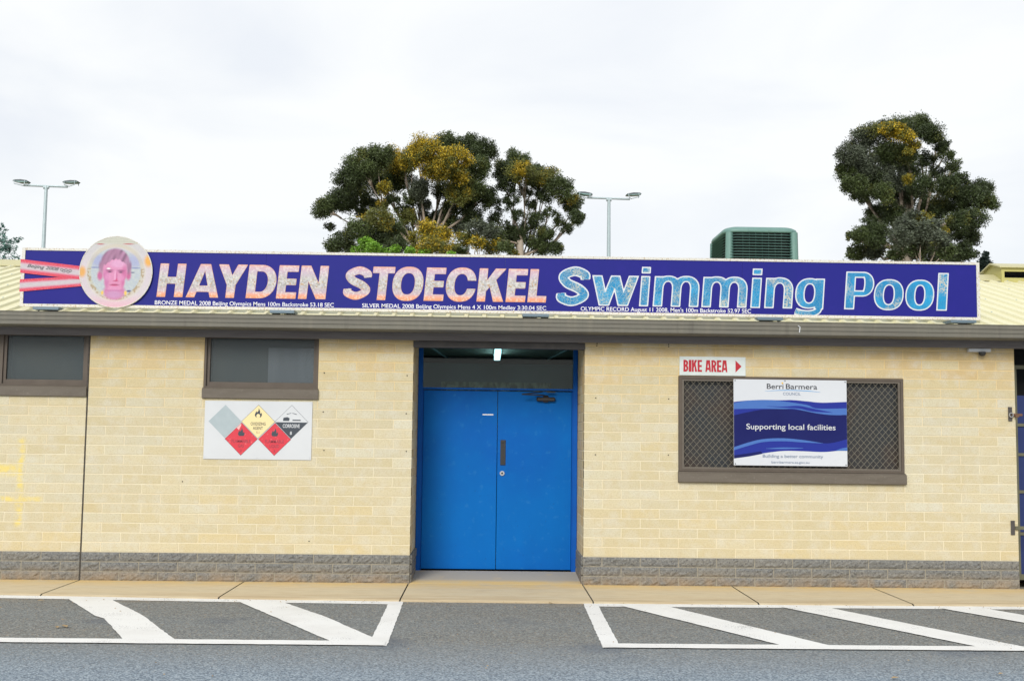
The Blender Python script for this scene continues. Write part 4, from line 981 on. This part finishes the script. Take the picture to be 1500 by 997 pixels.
# ------------------------------------------------------------------ bike area sign
Bs = thing('bike_area_sign', (6.56, -.004, 2.195), 'small white sign with red BIKE AREA lettering above the mesh window', 'sign')
MB().box(6.211, 6.914, -.010, -.003, 2.196, 2.396, .001).build('board', bikewhite_m, Bs)
x = 6.253; cap = .124
for ch, w_ in (('B', .40), ('I', .21), ('K', .44), ('E', .36), (' ', .20), ('A', .46), ('R', .42), ('E', .36), ('A', .46)):
    tot = .466/ (.40+.21+.44+.36+.20+.46+.42+.36+.46 + 8*.045); wd = w_*tot
    if ch != ' ':
        put('letter', loops_mesh([[(px_*1., pz) for px_, pz in l] for l in [[((x_), z_) for x_, z_ in l2] for l2 in letter(ch, wd/cap, cap, 0, off=-.006, t=.155 if ch != 'I' else .2, b_=.155)]], 'letter', .0005), Bs, (x, -.0106, 2.235), red_m)
    x += wd+.045*tot
flat([(6.806, 2.232), (6.871, 2.297), (6.806, 2.360)], -.0102, .0008, red_m, Bs, 'arrow')

# ------------------------------------------------------------------ council sign
Cs = thing('council_sign', (7.38, -.03, 1.257), 'white and navy council board with wave bands fixed over the mesh window', 'sign')
CY = -.030
MB().box(6.779, 7.981, CY-.005, CY, 1.257, 2.161, .001).build('board', M('council_white', (.58, .60, .63), .4, noise=[(2, .4, .7, (.53, .55, .59), .5)]), Cs)
def cw(px, py): u = (px-105)/1140; v = (py-75-.0131*(px-105))/864; return (6.779+u*1.202, 2.161-v*.904)
def shape(top_, bot_, y, mt, nm):
    tp = catmull(top_, 7); bt = catmull(bot_, 7); loops = [[cw(*q) for q in tp]+[cw(*q) for q in bt[::-1]]]
    loops = [[(max(6.7805, min(7.9795, x)), z) for x, z in loops[0]]]
    return put(nm, loops_mesh([[(x-6.779, z-1.257) for x, z in loops[0]]], nm, .0002), Cs, (6.779, y, 1.257), mt)
shape([(104, 305), (230, 292), (400, 285), (560, 288), (700, 287), (850, 300), (1000, 313), (1247, 305)], [(104, 872), (250, 850), (392, 822), (600, 797), (800, 800), (1000, 808), (1150, 797), (1247, 797)], CY-.0056, royal_m, 'wave_base')
shape([(104, 440), (250, 408), (400, 382), (620, 378), (800, 392), (1000, 425), (1247, 436)], [(104, 755), (250, 715), (400, 680), (600, 672), (850, 695), (1000, 720), (1100, 715), (1247, 680)], CY-.0062, navy_m, 'wave_navy')
shape([(104, 318), (230, 294), (400, 287), (520, 290), (700, 312), (850, 338), (950, 372), (1247, 370)], [(104, 377), (250, 374), (400, 373), (600, 377), (700, 373), (800, 392), (950, 422), (1100, 438), (1247, 437)], CY-.0068, light_m, 'wave_light')
shape([(440, 348), (600, 352), (760, 345), (900, 372), (1100, 412)], [(440, 350), (600, 362), (760, 372), (900, 402), (1100, 414)], CY-.0074, royal_m, 'wave_line')
shape([(104, 760), (250, 712), (400, 678), (600, 670), (800, 688), (1000, 720)], [(104, 790), (250, 745), (400, 708), (600, 700), (800, 712), (1000, 722)], CY-.0068, light_m, 'wave_light')
shape([(430, 772), (600, 762), (800, 768)], [(430, 775), (600, 778), (800, 772)], CY-.0068, light_m, 'wave_light')
shape([(1130, 792), (1190, 772), (1247, 762)], [(1130, 796), (1190, 794), (1247, 796)], CY-.0068, light_m, 'wave_light')
shape([(104, 840), (250, 820), (380, 800)], [(104, 872), (250, 852), (390, 826)], CY-.0062, navy_m, 'wave_navy')
def ct(s_, pa, pb, py, cap_px, mt, off=0): a = cw(pa, py); c = cw(pb, py); return text(s_, a[0], c[0], a[1]-.0131*(pa-105)*0, cap_px/864*.904, CY-.0078, mt, Cs, off=off)
a = cw(440, 177); text('Berri', a[0], cw(608, 177)[0], 2.161-(173-75-.0131*335)/864*.904, .058, CY-.0062, blacktext_m, Cs, off=.008)
text('Barmera', cw(632, 0)[0], cw(948, 0)[0], 2.161-(173-75-.0131*335)/864*.904, .058, CY-.0062, blacktext_m, Cs, off=.008)
a = cw(597, 116); put('logo_dot', loops_mesh([[(.009*math.cos(i*.5236), .009*math.sin(i*.5236)) for i in range(12)]], 'logo_dot', .0003), Cs, (a[0], CY-.0068, a[1]), gold_m)
shape([(420, 197), (560, 186), (700, 185), (850, 192), (980, 207)], [(420, 199), (560, 192), (700, 192), (850, 199), (980, 209)], CY-.0060, cyanline_m, 'logo_swoosh')
text('COUNCIL', cw(603, 0)[0], cw(780, 0)[0], 2.161-(236-75-6)/864*.904, .030, CY-.0062, greytext_m, Cs)
text('Supporting local facilities', cw(232, 0)[0], cw(1128, 0)[0], 2.161-(582-75-6)/864*.904, .060, CY-.0078, white_m, Cs, off=.008)
text('Building a better community', cw(395, 0)[0], cw(1000, 0)[0], 2.161-(864-75-6)/864*.904, .034, CY-.0072, greytext_m, Cs)
text('berribarmera.sa.gov.au', cw(482, 0)[0], cw(862, 0)[0], 2.161-(920-75-6)/864*.904, .024, CY-.0072, greytext_m, Cs)
sw = MB()
for x, z in ((6.795, 2.146), (7.965, 2.144), (7.325, 2.150), (6.795, 1.273), (7.965, 1.273)): sw.prism([(x+.006*math.cos(i*math.pi/3), z+.006*math.sin(i*math.pi/3)) for i in range(6)], 'y', CY-.009, CY-.004)
sw.build('screws', black_m, Cs)

# ------------------------------------------------------------------ camera under the eave, gate and latches
Sc = thing('security_camera', (9.40, -.02, 2.52), 'small dark dome camera on a white plate beneath the fascia near the right corner', 'camera')
MB().box(9.286, 9.523, -.058, -.004, 2.484, 2.519, .002).build('mounting_plate', white_m, Sc)
dm = MB(); dm.tube([(9.432, -.050, 2.484), (9.432, -.050, 2.462), (9.432, -.050, 2.448), (9.432, -.050, 2.438)], [.037, .037, .028, .012], 12); dm.build('dome', black_m, Sc, smooth=False)
Gt = thing('side_gate', (10.4, .3, 0), 'olive steel framed gate with navy panels in the opening right of the block wall', 'gate')
MB().box(9.80, 9.87, .19, .34, 0, 2.53).build('gate_post', black_m, Gt); MB().box(10.94, 11.0, .19, .34, 0, 2.53).build('gate_post', black_m, Gt)
gf = MB().box(9.905, 9.950, .28, .32, .06, 2.37).box(10.85, 10.895, .28, .32, .06, 2.37).box(9.95, 10.85, .282, .318, 2.33, 2.37).box(9.95, 10.85, .282, .318, .06, .12); gf.build('gate_frame', gate_m, Gt)
for z in (.55, 1.00, 1.40, 1.72): MB().box(9.95, 10.85, .284, .316, z-.016, z+.016).build('gate_rail', gate_m, Gt)
for z0, z1 in ((.12, .535), (.567, .985), (1.017, 1.385), (1.417, 1.705), (1.737, 2.04)): MB().box(9.95, 10.85, .30, .304, z0, z1).build('gate_panel', gateblue_m, Gt)
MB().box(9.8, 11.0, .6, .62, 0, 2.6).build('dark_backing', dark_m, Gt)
for i, z in enumerate((1.83, .635)):
    Lt = thing('gate_latch', (9.735, -.005, z), ('dark hasp with padlock ring beside the gate, the upper of two' if i == 0 else 'dark plain bolt bracket beside the gate, the lower of two'), 'latch', 'latches at the corner by the gate')
    MB().box(9.715, 9.757, -.012, -.002, z-.075, z+.075, .002).build('back_plate', lintel_m, Lt)
    if i == 0:
        MB().tube([(9.735+.020*math.cos(a*math.pi/6), -.035, z-.01+.022*math.sin(a*math.pi/6)) for a in range(13)], .006, 6, cap=False).build('padlock_ring', steel_m, Lt)
        MB().box(9.745, 9.86, -.03, -.012, z-.022, z+.006, .003).box(9.775, 9.815, -.05, -.028, z-.035, z-.005, .004).build('hasp', M('rusty_steel', (.16, .085, .05), .6, metal=.3), Lt)
    else:
        MB().box(9.757, 9.95, -.022, -.010, z-.018, z+.018, .002).build('bolt', gate_m, Lt)

# ------------------------------------------------------------------ rooftop cooler
Ck = thing('evaporative_cooler', (7.87, 3.6, 3.7), 'green louvred evaporative air cooler standing on the roof behind the sign', 'air cooler')
cx0, cx1, cy0, cy1, cz0, cz1 = 7.31, 8.39, 3.0, 4.15, 3.62, 4.33
def rrect(x0, x1, y0, y1, r, k=6):
    o = []
    for cx_, cy_, a0 in ((x1-r, y1-r, 0), (x0+r, y1-r, 90), (x0+r, y0+r, 180), (x1-r, y0+r, 270)):
        for i in range(k+1): a = math.radians(a0+90*i/k); o.append((cx_+r*math.cos(a), cy_+r*math.sin(a)))
    return o
def loft(mb, rings):
    n_ = len(rings[0][0]); base = len(mb.v)
    for pts, z in rings: mb.v += [(x, y, z) for x, y in pts]
    for i in range(len(rings)-1):
        for k in range(n_): a = base+i*n_+k; c = base+i*n_+(k+1) % n_; mb.f.append((a, c, c+n_, a+n_))
    mb.f.append(tuple(base+k for k in range(n_))[::-1]); mb.f.append(tuple(base+(len(rings)-1)*n_+k for k in range(n_)))
rr = lambda d, r: rrect(cx0+d, cx1-d, cy0+d, cy1-d, r)
lid = MB(); loft(lid, [(rr(.035, .19), 4.300), (rr(.028, .19), 4.305), (rr(.03, .19), 4.325), (rr(.04, .19), 4.350), (rr(.07, .19), 4.372), (rr(.13, .10), 4.385)]); lid.build('lid', cooler_m, Ck, smooth=True)
bs = MB(); loft(bs, [(rr(.0, .19), 3.60), (rr(.0, .19), 3.74)]); bs.build('base_tray', cooler_m, Ck)
pd = MB(); loft(pd, [(rr(.075, .15), 3.73), (rr(.085, .15), 4.301)]); pd.build('wet_pads', coolerpad_m, Ck)
nl_ = 14
for i in range(nl_):
    z = 3.76+i*.0385; d = .002+.03*(i/nl_)
    sl = MB(); outer_ = rr(d, .19); inner_ = rr(d+.045, .16); n_ = len(outer_); vs = [(x, y, z) for x, y in outer_]+[(x, y, z+.016) for x, y in inner_]+[(x, y, z+.004) for x, y in inner_]
    sl.add(vs, [(k, (k+1) % n_, (k+1) % n_+n_, k+n_) for k in range(n_)]+[((k+1) % n_, k, k+2*n_, (k+1) % n_+2*n_) for k in range(n_)]); sl.build('slat', cooler_m, Ck)
for (x0, x1, y0, y1) in ((cx0+.045, cx0+.17, cy0+.045, cy0+.17), (cx1-.17, cx1-.045, cy0+.02, cy0+.13), (cx0+.02, cx0+.16, cy1-.17, cy1-.045), (cx1-.16, cx1-.02, cy1-.17, cy1-.045)):
    cp_ = MB(); loft(cp_, [(rrect(x0, x1, y0, y1, .065, 4), 3.73), (rrect(x0+.012, x1-.012, y0+.012, y1-.012, .055, 4), 4.305)]); cp_.build('corner_post', cooler_m, Ck)
for k in range(7):
    x = cx0+.28+k*.087; MB().box(x-.0018, x+.0018, cy0+.058, cy0+.062, 3.74, 4.300).build('guard_bar', cooler_m, Ck)
MB().box(7.5, 8.2, 3.2, 3.95, 3.45, 3.62).build('duct_base', galv_m, Ck)

# ------------------------------------------------------------------ floodlight poles
def pole(px, tilt, label):
    y = 40.; top_ = at(px, 291 if px > 500 else 273, y); base = Vector((top_.x, y, 0)); z = top_.z
    P = thing('floodlight_pole', base, label, 'floodlight', 'twin floodlight poles behind the building')
    x = top_.x
    MB().tube([(x, y, -.2), (x, y, 6), (x, y, z-.15), (x, y, z+.02)], [.13, .105, .075, .075], 10).build('pole', galv_m, P)
    MB().tube([(x-1.02, y, z+.03), (x+.98, y, z-.01)], .048, 8).tube([(x-.12, y, z-.06), (x+.12, y, z-.06)], .07, 8).build('crossarm', galv_m, P)
    for s_, tl in ((-1, tilt), (1, -tilt*.4)):
        cx_ = x+s_*.98; hd = MB(); pts = [(-.36, .0), (-.28, .06), (.0, .095), (.28, .08), (.37, .03), (.34, .012)]
        hd.prism(pts, 'y', -.17, .17); fl = MB(); fl.prism([(-.33, -.012), (.32, .012), (.30, -.02), (-.05, -.05 if s_ < 0 else -.03)], 'y', -.19, .19)
        yk = MB(); yk.tube([(-.24, -.24, .05), (-.24, -.24, -.14), (-.1*s_, 0, -.17)], .018, 5); yk.tube([(.24, -.24, .05), (.24, -.24, -.14), (-.1*s_, 0, -.17)], .018, 5); yk.tube([(.26, .2, .05), (.26, .2, -.1)], .018, 5)
        q = Matrix.Rotation(math.radians(tl), 3, 'Y'); 
        for mb in (hd, fl, yk): mb.v = [tuple(q @ Vector(v_) + Vector((cx_+s_*.16, y, z+.185))) for v_ in mb.v]
        h_ = hd.build('lamp_head', M('lamp_housing', (.07, .09, .10), .5) if 'lh' not in cache else cache['lh'], P); cache['lh'] = h_.data.materials[0]
        fl.build('lens', M('lamp_lens', (.22, .36, .34), .15) if 'll' not in cache else cache['ll'], h_); cache['ll'] = h_.children[0].data.materials[0] if h_.children else None
        yk.build('yoke', galv_m, h_)
pole(67.8, 4, 'galvanised twin floodlight pole above the left end of the sign near the medal')
pole(892, 8, 'galvanised twin floodlight pole between the big gum tree and the roof cooler')

# ------------------------------------------------------------------ trees
TON = {'d': (.050, .070, .026), 'm': (.074, .100, .034), 'o': (.135, .145, .036), 'y': (.46, .335, .025), 'h': (.22, .20, .03), 'l': (.17, .33, .035), 'g': (.088, .105, .070), 'b': (.10, .20, .17), 'n': (.02, .035, .028)}
def crown_mesh(name, clumps, y0, leafL, dens, seed, org, flat_=.8, tuft=.42, droop=.6):
    g_ = np.random.default_rng(seed); PV = []; PC = []
    for cl in clumps:
        px, py, rp, tone = cl[:4]; dy = cl[4] if len(cl) > 4 else g_.uniform(-1.5, 1.5); fill = cl[5] if len(cl) > 5 else 1.
        c = np.array(at(px, py, y0+dy)); R = rp/F*(y0+CD+dy)
        nt_ = max(5, int(29*fill)); base = np.array(TON[tone])
        d = g_.normal(size=(nt_, 3)); d /= np.linalg.norm(d, axis=1)[:, None]; rad = g_.uniform(.35, 1., nt_)**.5
        tc_ = c+d*rad[:, None]*R*np.array([1, 1, flat_])*.80
        tr_ = R*tuft*g_.uniform(.6, 1.3, nt_); tsh = g_.uniform(.65, 1.3, (nt_, 3))
        for k in range(nt_):
            nl = max(12, int(dens*(tr_[k]/leafL)**2)); e = g_.normal(size=(nl, 3)); e /= np.linalg.norm(e, axis=1)[:, None]
            p_ = tc_[k]+e*(g_.uniform(.1, 1, nl)**.6*np.where(g_.random(nl) < .09, 1.35, 1.03))[:, None]*tr_[k]*tsh[k]
            ax = g_.normal(size=(nl, 3)); ax[:, 2] = ax[:, 2]*.5-droop; ax /= np.linalg.norm(ax, axis=1)[:, None]
            sd_ = np.cross(ax, g_.normal(size=(nl, 3))); sd_ /= np.linalg.norm(sd_, axis=1)[:, None]
            L_ = leafL*g_.uniform(.7, 1.35, nl)[:, None]; W2 = L_*.17
            q = np.stack([p_-ax*L_*.5, p_+sd_*W2, p_+ax*L_*.5, p_-sd_*W2], 1); PV.append(q.reshape(-1, 3))
            jj = g_.uniform(.75, 1.3); col_ = base*jj
            if tone in 'ho' and g_.random() < .25: col_ = np.array(TON['y'])*.8
            if tone in 'dmg' and g_.random() < .05: col_ = np.array(TON['o'])
            if tone == 'y' and g_.random() < .25: col_ = np.array(TON['o'])
            cc = np.repeat(col_[None], nl, 0)
            if tone in 'yh': cc = np.where((g_.random(nl) < .3)[:, None], np.array(TON['o'])[None]*.9, cc)
            cc = cc*g_.uniform(.6, 1.5, nl)[:, None]; PC.append(np.repeat(cc, 4, 0))
    V = np.concatenate(PV)-np.array(org); C_ = np.concatenate(PC); n_ = len(V)//4
    me = bpy.data.meshes.new(name); me.vertices.add(len(V)); me.vertices.foreach_set('co', V.astype('f').ravel()); me.loops.add(n_*4); me.loops.foreach_set('vertex_index', np.arange(n_*4, dtype='i'))
    me.polygons.add(n_); me.polygons.foreach_set('loop_start', np.arange(n_, dtype='i')*4); me.polygons.foreach_set('loop_total', np.full(n_, 4, 'i')); me.update(calc_edges=True)
    a = me.color_attributes.new('tint', 'FLOAT_COLOR', 'POINT'); arr = np.ones((len(V), 4), 'f'); arr[:, :3] = C_; a.data.foreach_set('color', arr.ravel())
    return me, n_
NLEAF = 0
def tree(name, label, cat, y0, root_px, fork, clumps, leafL=.105, dens=28, trunk_r=.35, seed=1, limbs=None, group=None, bark=None, **k):
    global NLEAF
    r0 = at(root_px, 600, y0); base = Vector((r0.x, y0, -.06))
    T = thing(name, base, label, cat, group)
    me, n_ = crown_mesh('crown', clumps, y0, leafL, dens, seed, base, **k); NLEAF += n_
    put('crown', me, T, base, leaf_m)
    fk = at(fork[0], fork[1], y0); g_ = random.Random(seed)
    mid = base.lerp(fk, .5)+Vector((g_.uniform(-.3, .3), 0, 0))
    MB().tube([base, mid, fk], [trunk_r, trunk_r*.8, trunk_r*.62], 9).build('trunk', bark or bark_m, T, smooth=True)
    lb_ = MB()
    for cl in (limbs or clumps):
        if not limbs and g_.random() < .5: continue
        dy = g_.uniform(.8, 2.6); c = at(cl[0], cl[1], y0+dy); st = fk.lerp(base, g_.uniform(0, .16))+Vector((g_.uniform(-.12, .12), g_.uniform(-.1, .1), 0)); md_ = st.lerp(c, .5)+Vector((g_.uniform(-.35, .35), g_.uniform(-.3, .3), g_.uniform(-.45, .1)))
        lb_.tube([st, md_, c], [trunk_r*.25, trunk_r*.15, trunk_r*.05], 6)
        for _ in range(3):
            s2_ = md_.lerp(c, g_.uniform(0, .8)); R = cl[2]/F*(y0+CD); e2 = c+Vector((g_.uniform(-1, 1), g_.uniform(-.6, .6), g_.uniform(-.5, .8)))*R*.8; lb_.tube([s2_, s2_.lerp(e2, .5)+Vector((0, 0, g_.uniform(-.2, .2))), e2], [trunk_r*.16, trunk_r*.10, trunk_r*.04], 5)
    lb_.build('limbs', bark or bark_m, T, smooth=True)
G1 = 'gum trees standing behind the building'
tree('gum_tree', 'broad dark gum with yellow flowering top behind the middle of the sign', 'tree', 42, 622, (626, 352), [
    (530, 240, 28, 'm'), (512, 262, 24, 'd'), (557, 230, 24, 'm'), (497, 292, 24, 'd'), (474, 305, 19, 'm'), (520, 290, 26, 'd', 1), (548, 262, 28, 'd', 2), (585, 238, 26, 'o'), (580, 262, 24, 'm'), (563, 275, 12, 'h', -1.5),
    (620, 222, 27, 'y', -2), (648, 238, 24, 'y', -2), (672, 232, 22, 'y', -1.5), (600, 232, 18, 'o', -1), (635, 250, 22, 'h', -1.5), (668, 256, 22, 'o', -1), (655, 210, 22, 'm', 1), (685, 213, 22, 'd', 1), (708, 222, 22, 'd', .5), (700, 246, 22, 'm', 0),
    (690, 272, 26, 'm', 0), (708, 290, 22, 'd', 1), (672, 285, 22, 'o', -.6), (648, 278, 18, 'd', 1), (612, 275, 20, 'g', 0), (620, 300, 15, 'g', 1, .6), (660, 306, 18, 'd', 1, .7), (690, 318, 20, 'd', 1), (600, 318, 16, 'o', .5, .7), (575, 292, 12, 'd', .5, .5), (640, 340, 24, 'd', 2), (585, 345, 20, 'd', 2), (645, 315, 14, 'd', 1.5, .7), (675, 332, 16, 'g', 1, .7), (600, 290, 14, 'm', .5, .7), (540, 300, 16, 'd', 1, .7), (715, 335, 14, 'd', 1, .8), (560, 300, 12, 'o', 0, .6), (590, 308, 15, 'd', 1, .8), (660, 325, 15, 'm', 1, .8), (625, 318, 12, 'd', 1.5, .7), (530, 312, 12, 'd', 1, .7), (683, 300, 15, 'd', 1, .9), (483, 332, 9, 'd', 0, .6), (560, 320, 14, 'd', 2, .5)],
    seed=3, trunk_r=.34, group=G1)
tree('gum_tree', 'open crowned gum just left of the right floodlight pole, sky showing through', 'tree', 44, 765, (762, 352), [
    (757, 234, 22, 'm'), (740, 250, 22, 'd'), (765, 250, 22, 'o', -1), (785, 256, 20, 'd'), (805, 258, 22, 'o', -.5), (820, 275, 21, 'm'), (742, 272, 18, 'd', 0, .7), (772, 275, 16, 'd', 1, .6), (800, 285, 18, 'd', 0, .7), (836, 300, 19, 'm'), (845, 318, 14, 'd'), (838, 292, 10, 'h', -1), (830, 335, 12, 'd', 0, .7), (735, 300, 15, 'd', 0, .6), (725, 320, 14, 'd', 0, .6),
    (757, 315, 12, 'd', 0, .6), (785, 320, 15, 'd', 0, .7), (805, 312, 12, 'm', 0, .6), (762, 345, 20, 'd'), (790, 355, 22, 'm'), (750, 292, 13, 'd', 0, .6), (778, 300, 12, 'd', .5, .6), (820, 322, 13, 'm', 0, .7), (775, 332, 14, 'd', 1, .7), (800, 340, 15, 'm', 0, .7), (740, 335, 14, 'd', .5, .7), (792, 268, 16, 'm', 0, .8), (740, 355, 18, 'd'), (812, 362, 14, 'd', 0, .7), (728, 343, 14, 'm')],
    seed=5, trunk_r=.26, dens=24, group=G1)
tree('bushy_tree', 'olive tree low at the left of the broad gum, above the sign edge', 'tree', 37, 545, (548, 385), [
    (552, 322, 24, 'o'), (528, 336, 22, 'm'), (575, 338, 22, 'm'), (548, 352, 26, 'd'), (505, 350, 20, 'd'), (490, 360, 16, 'm'), (520, 368, 18, 'd'), (580, 360, 20, 'd')], seed=8, trunk_r=.2, dens=20, group='low trees behind the sign')
tree('sapling', 'bright lime green sapling poking up above the sign left of the yellow tree', 'tree', 33, 540, (540, 390), [
    (536, 356, 13, 'l'), (548, 364, 12, 'l'), (525, 368, 10, 'l'), (580, 364, 9, 'l', 0, .6), (602, 368, 10, 'l', 0, .7), (560, 372, 12, 'l'), (660, 374, 8, 'l'), (622, 371, 9, 'l')], seed=9, trunk_r=.1, leafL=.12, droop=0, group='low trees behind the sign')
tree('wattle_tree', 'yellow flowering round tree in front of the broad gum trunk', 'tree', 35, 632, (632, 392), [
    (630, 338, 20, 'y'), (612, 348, 15, 'h'), (648, 345, 17, 'y'), (632, 360, 22, 'h'), (610, 366, 14, 'y'), (655, 364, 16, 'o')], seed=10, trunk_r=.14, leafL=.11, dens=16, droop=.1, group='low trees behind the sign')
tree('wattle_tree', 'grey olive low tree with a yellow patch right of the yellow wattle', 'tree', 36, 705, (705, 395), [
    (700, 335, 18, 'g'), (720, 340, 16, 'g'), (682, 348, 16, 'o'), (697, 354, 14, 'y', -1), (720, 360, 20, 'o'), (740, 362, 14, 'm'), (676, 366, 16, 'm'), (752, 372, 10, 'o')], seed=12, trunk_r=.14, leafL=.12, dens=18, droop=.2, group='low trees behind the sign')
tree('gum_tree', 'tall leaning dark gum with an orange patch, right of the roof cooler', 'tree', 40, 1330, (1325, 345), [
    (1342, 184, 21, 'm', 1), (1318, 190, 22, 'm'), (1362, 196, 20, 'd'), (1378, 212, 16, 'd', 0, .8), (1290, 192, 22, 'g'), (1262, 205, 24, 'g'), (1243, 225, 20, 'g'), (1240, 250, 17, 'm'), (1310, 190, 16, 'y', -2), (1296, 188, 12, 'y', -2.2), (1330, 200, 14, 'y', -2.1), (1341, 213, 10, 'y', -1.8),
    (1265, 235, 28, 'g', -.5), (1295, 225, 28, 'm', 0), (1325, 225, 22, 'm'), (1330, 222, 8, 'h', -2), (1250, 268, 20, 'm'), (1275, 262, 26, 'd'), (1305, 258, 26, 'g'), (1332, 250, 22, 'd'), (1330, 262, 10, 'h', -1.8), (1358, 232, 18, 'd', 1, .7), (1385, 228, 14, 'm', 0, .7), (1372, 252, 14, 'd', 1, .6), (1397, 242, 13, 'm', 0, .7),
    (1262, 287, 15, 'm', 0, .8), (1290, 285, 24, 'm'), (1320, 285, 26, 'd'), (1350, 275, 22, 'd'), (1385, 272, 22, 'd'), (1410, 265, 16, 'd'), (1440, 275, 18, 'd'), (1425, 290, 24, 'd'), (1446, 296, 17, 'm'), (1395, 295, 26, 'd'), (1365, 305, 26, 'd'), (1428, 320, 20, 'd'), (1405, 325, 22, 'd'),
    (1285, 312, 18, 'm'), (1310, 315, 22, 'd'), (1275, 330, 16, 'd'), (1262, 345, 18, 'm'), (1246, 345, 9, 'd', 0, .7), (1290, 345, 24, 'd'), (1255, 368, 17, 'm'), (1280, 368, 18, 'g'), (1415, 348, 20, 'd'), (1410, 368, 18, 'd'), (1380, 345, 24, 'd', 1), (1395, 378, 18, 'd', 1), (1428, 372, 9, 'd', 0, .5)],
    seed=15, trunk_r=.42, dens=26, group=G1)
tree('wattle_tree', 'grey green round tree with yellow tips in front of the tall leaning gum', 'tree', 36, 1345, (1345, 400), [
    (1342, 318, 16, 'g'), (1350, 322, 15, 'h'), (1325, 330, 18, 'g'), (1365, 332, 16, 'g'), (1383, 338, 8, 'h'), (1345, 340, 22, 'g'), (1318, 350, 20, 'g'), (1375, 352, 18, 'g'), (1345, 362, 24, 'm'), (1315, 372, 16, 'm'), (1385, 368, 16, 'm'), (1365, 376, 16, 'g')], seed=17, trunk_r=.16, leafL=.13, dens=20, droop=.3, group='low trees behind the sign')
tree('pine_tree', 'small dark conifer tip between the sign end and the roof ventilator', 'tree', 38, 1443, (1443, 380), [
    (1444, 372, 5, 'n', 0, .7), (1443, 380, 8, 'n', 0, .8), (1437, 390, 10, 'n', 0, .9), (1450, 390, 10, 'n', 0, .9), (1436, 404, 11, 'n'), (1448, 404, 10, 'n')], seed=19, trunk_r=.1, leafL=.14, droop=-.2)
tree('eucalypt', 'thin blue green leafy branch ends at the far left edge above the roof', 'tree', 16, -35, (-25, 372), [
    (-22, 350, 22, 'b'), (-2, 345, 14, 'b', 0, .55), (-5, 368, 16, 'b', 0, .6), (10, 352, 14, 'b', 0, .55), (6, 366, 12, 'b', 0, .5), (18, 362, 11, 'b', 0, .32), (5, 378, 11, 'b', 0, .35), (26, 352, 8, 'b', 0, .22), (20, 378, 9, 'b', 0, .22), (2, 334, 8, 'b', 0, .3), (-40, 370, 30, 'b')], seed=21, trunk_r=.12, leafL=.075, dens=6, droop=.3, tuft=.38,
    limbs=[(-22, 350, 20, 'b'), (-5, 360, 16, 'b')])
print('leaves', NLEAF, 'bricks', nb, 'objects', len(bpy.data.objects))
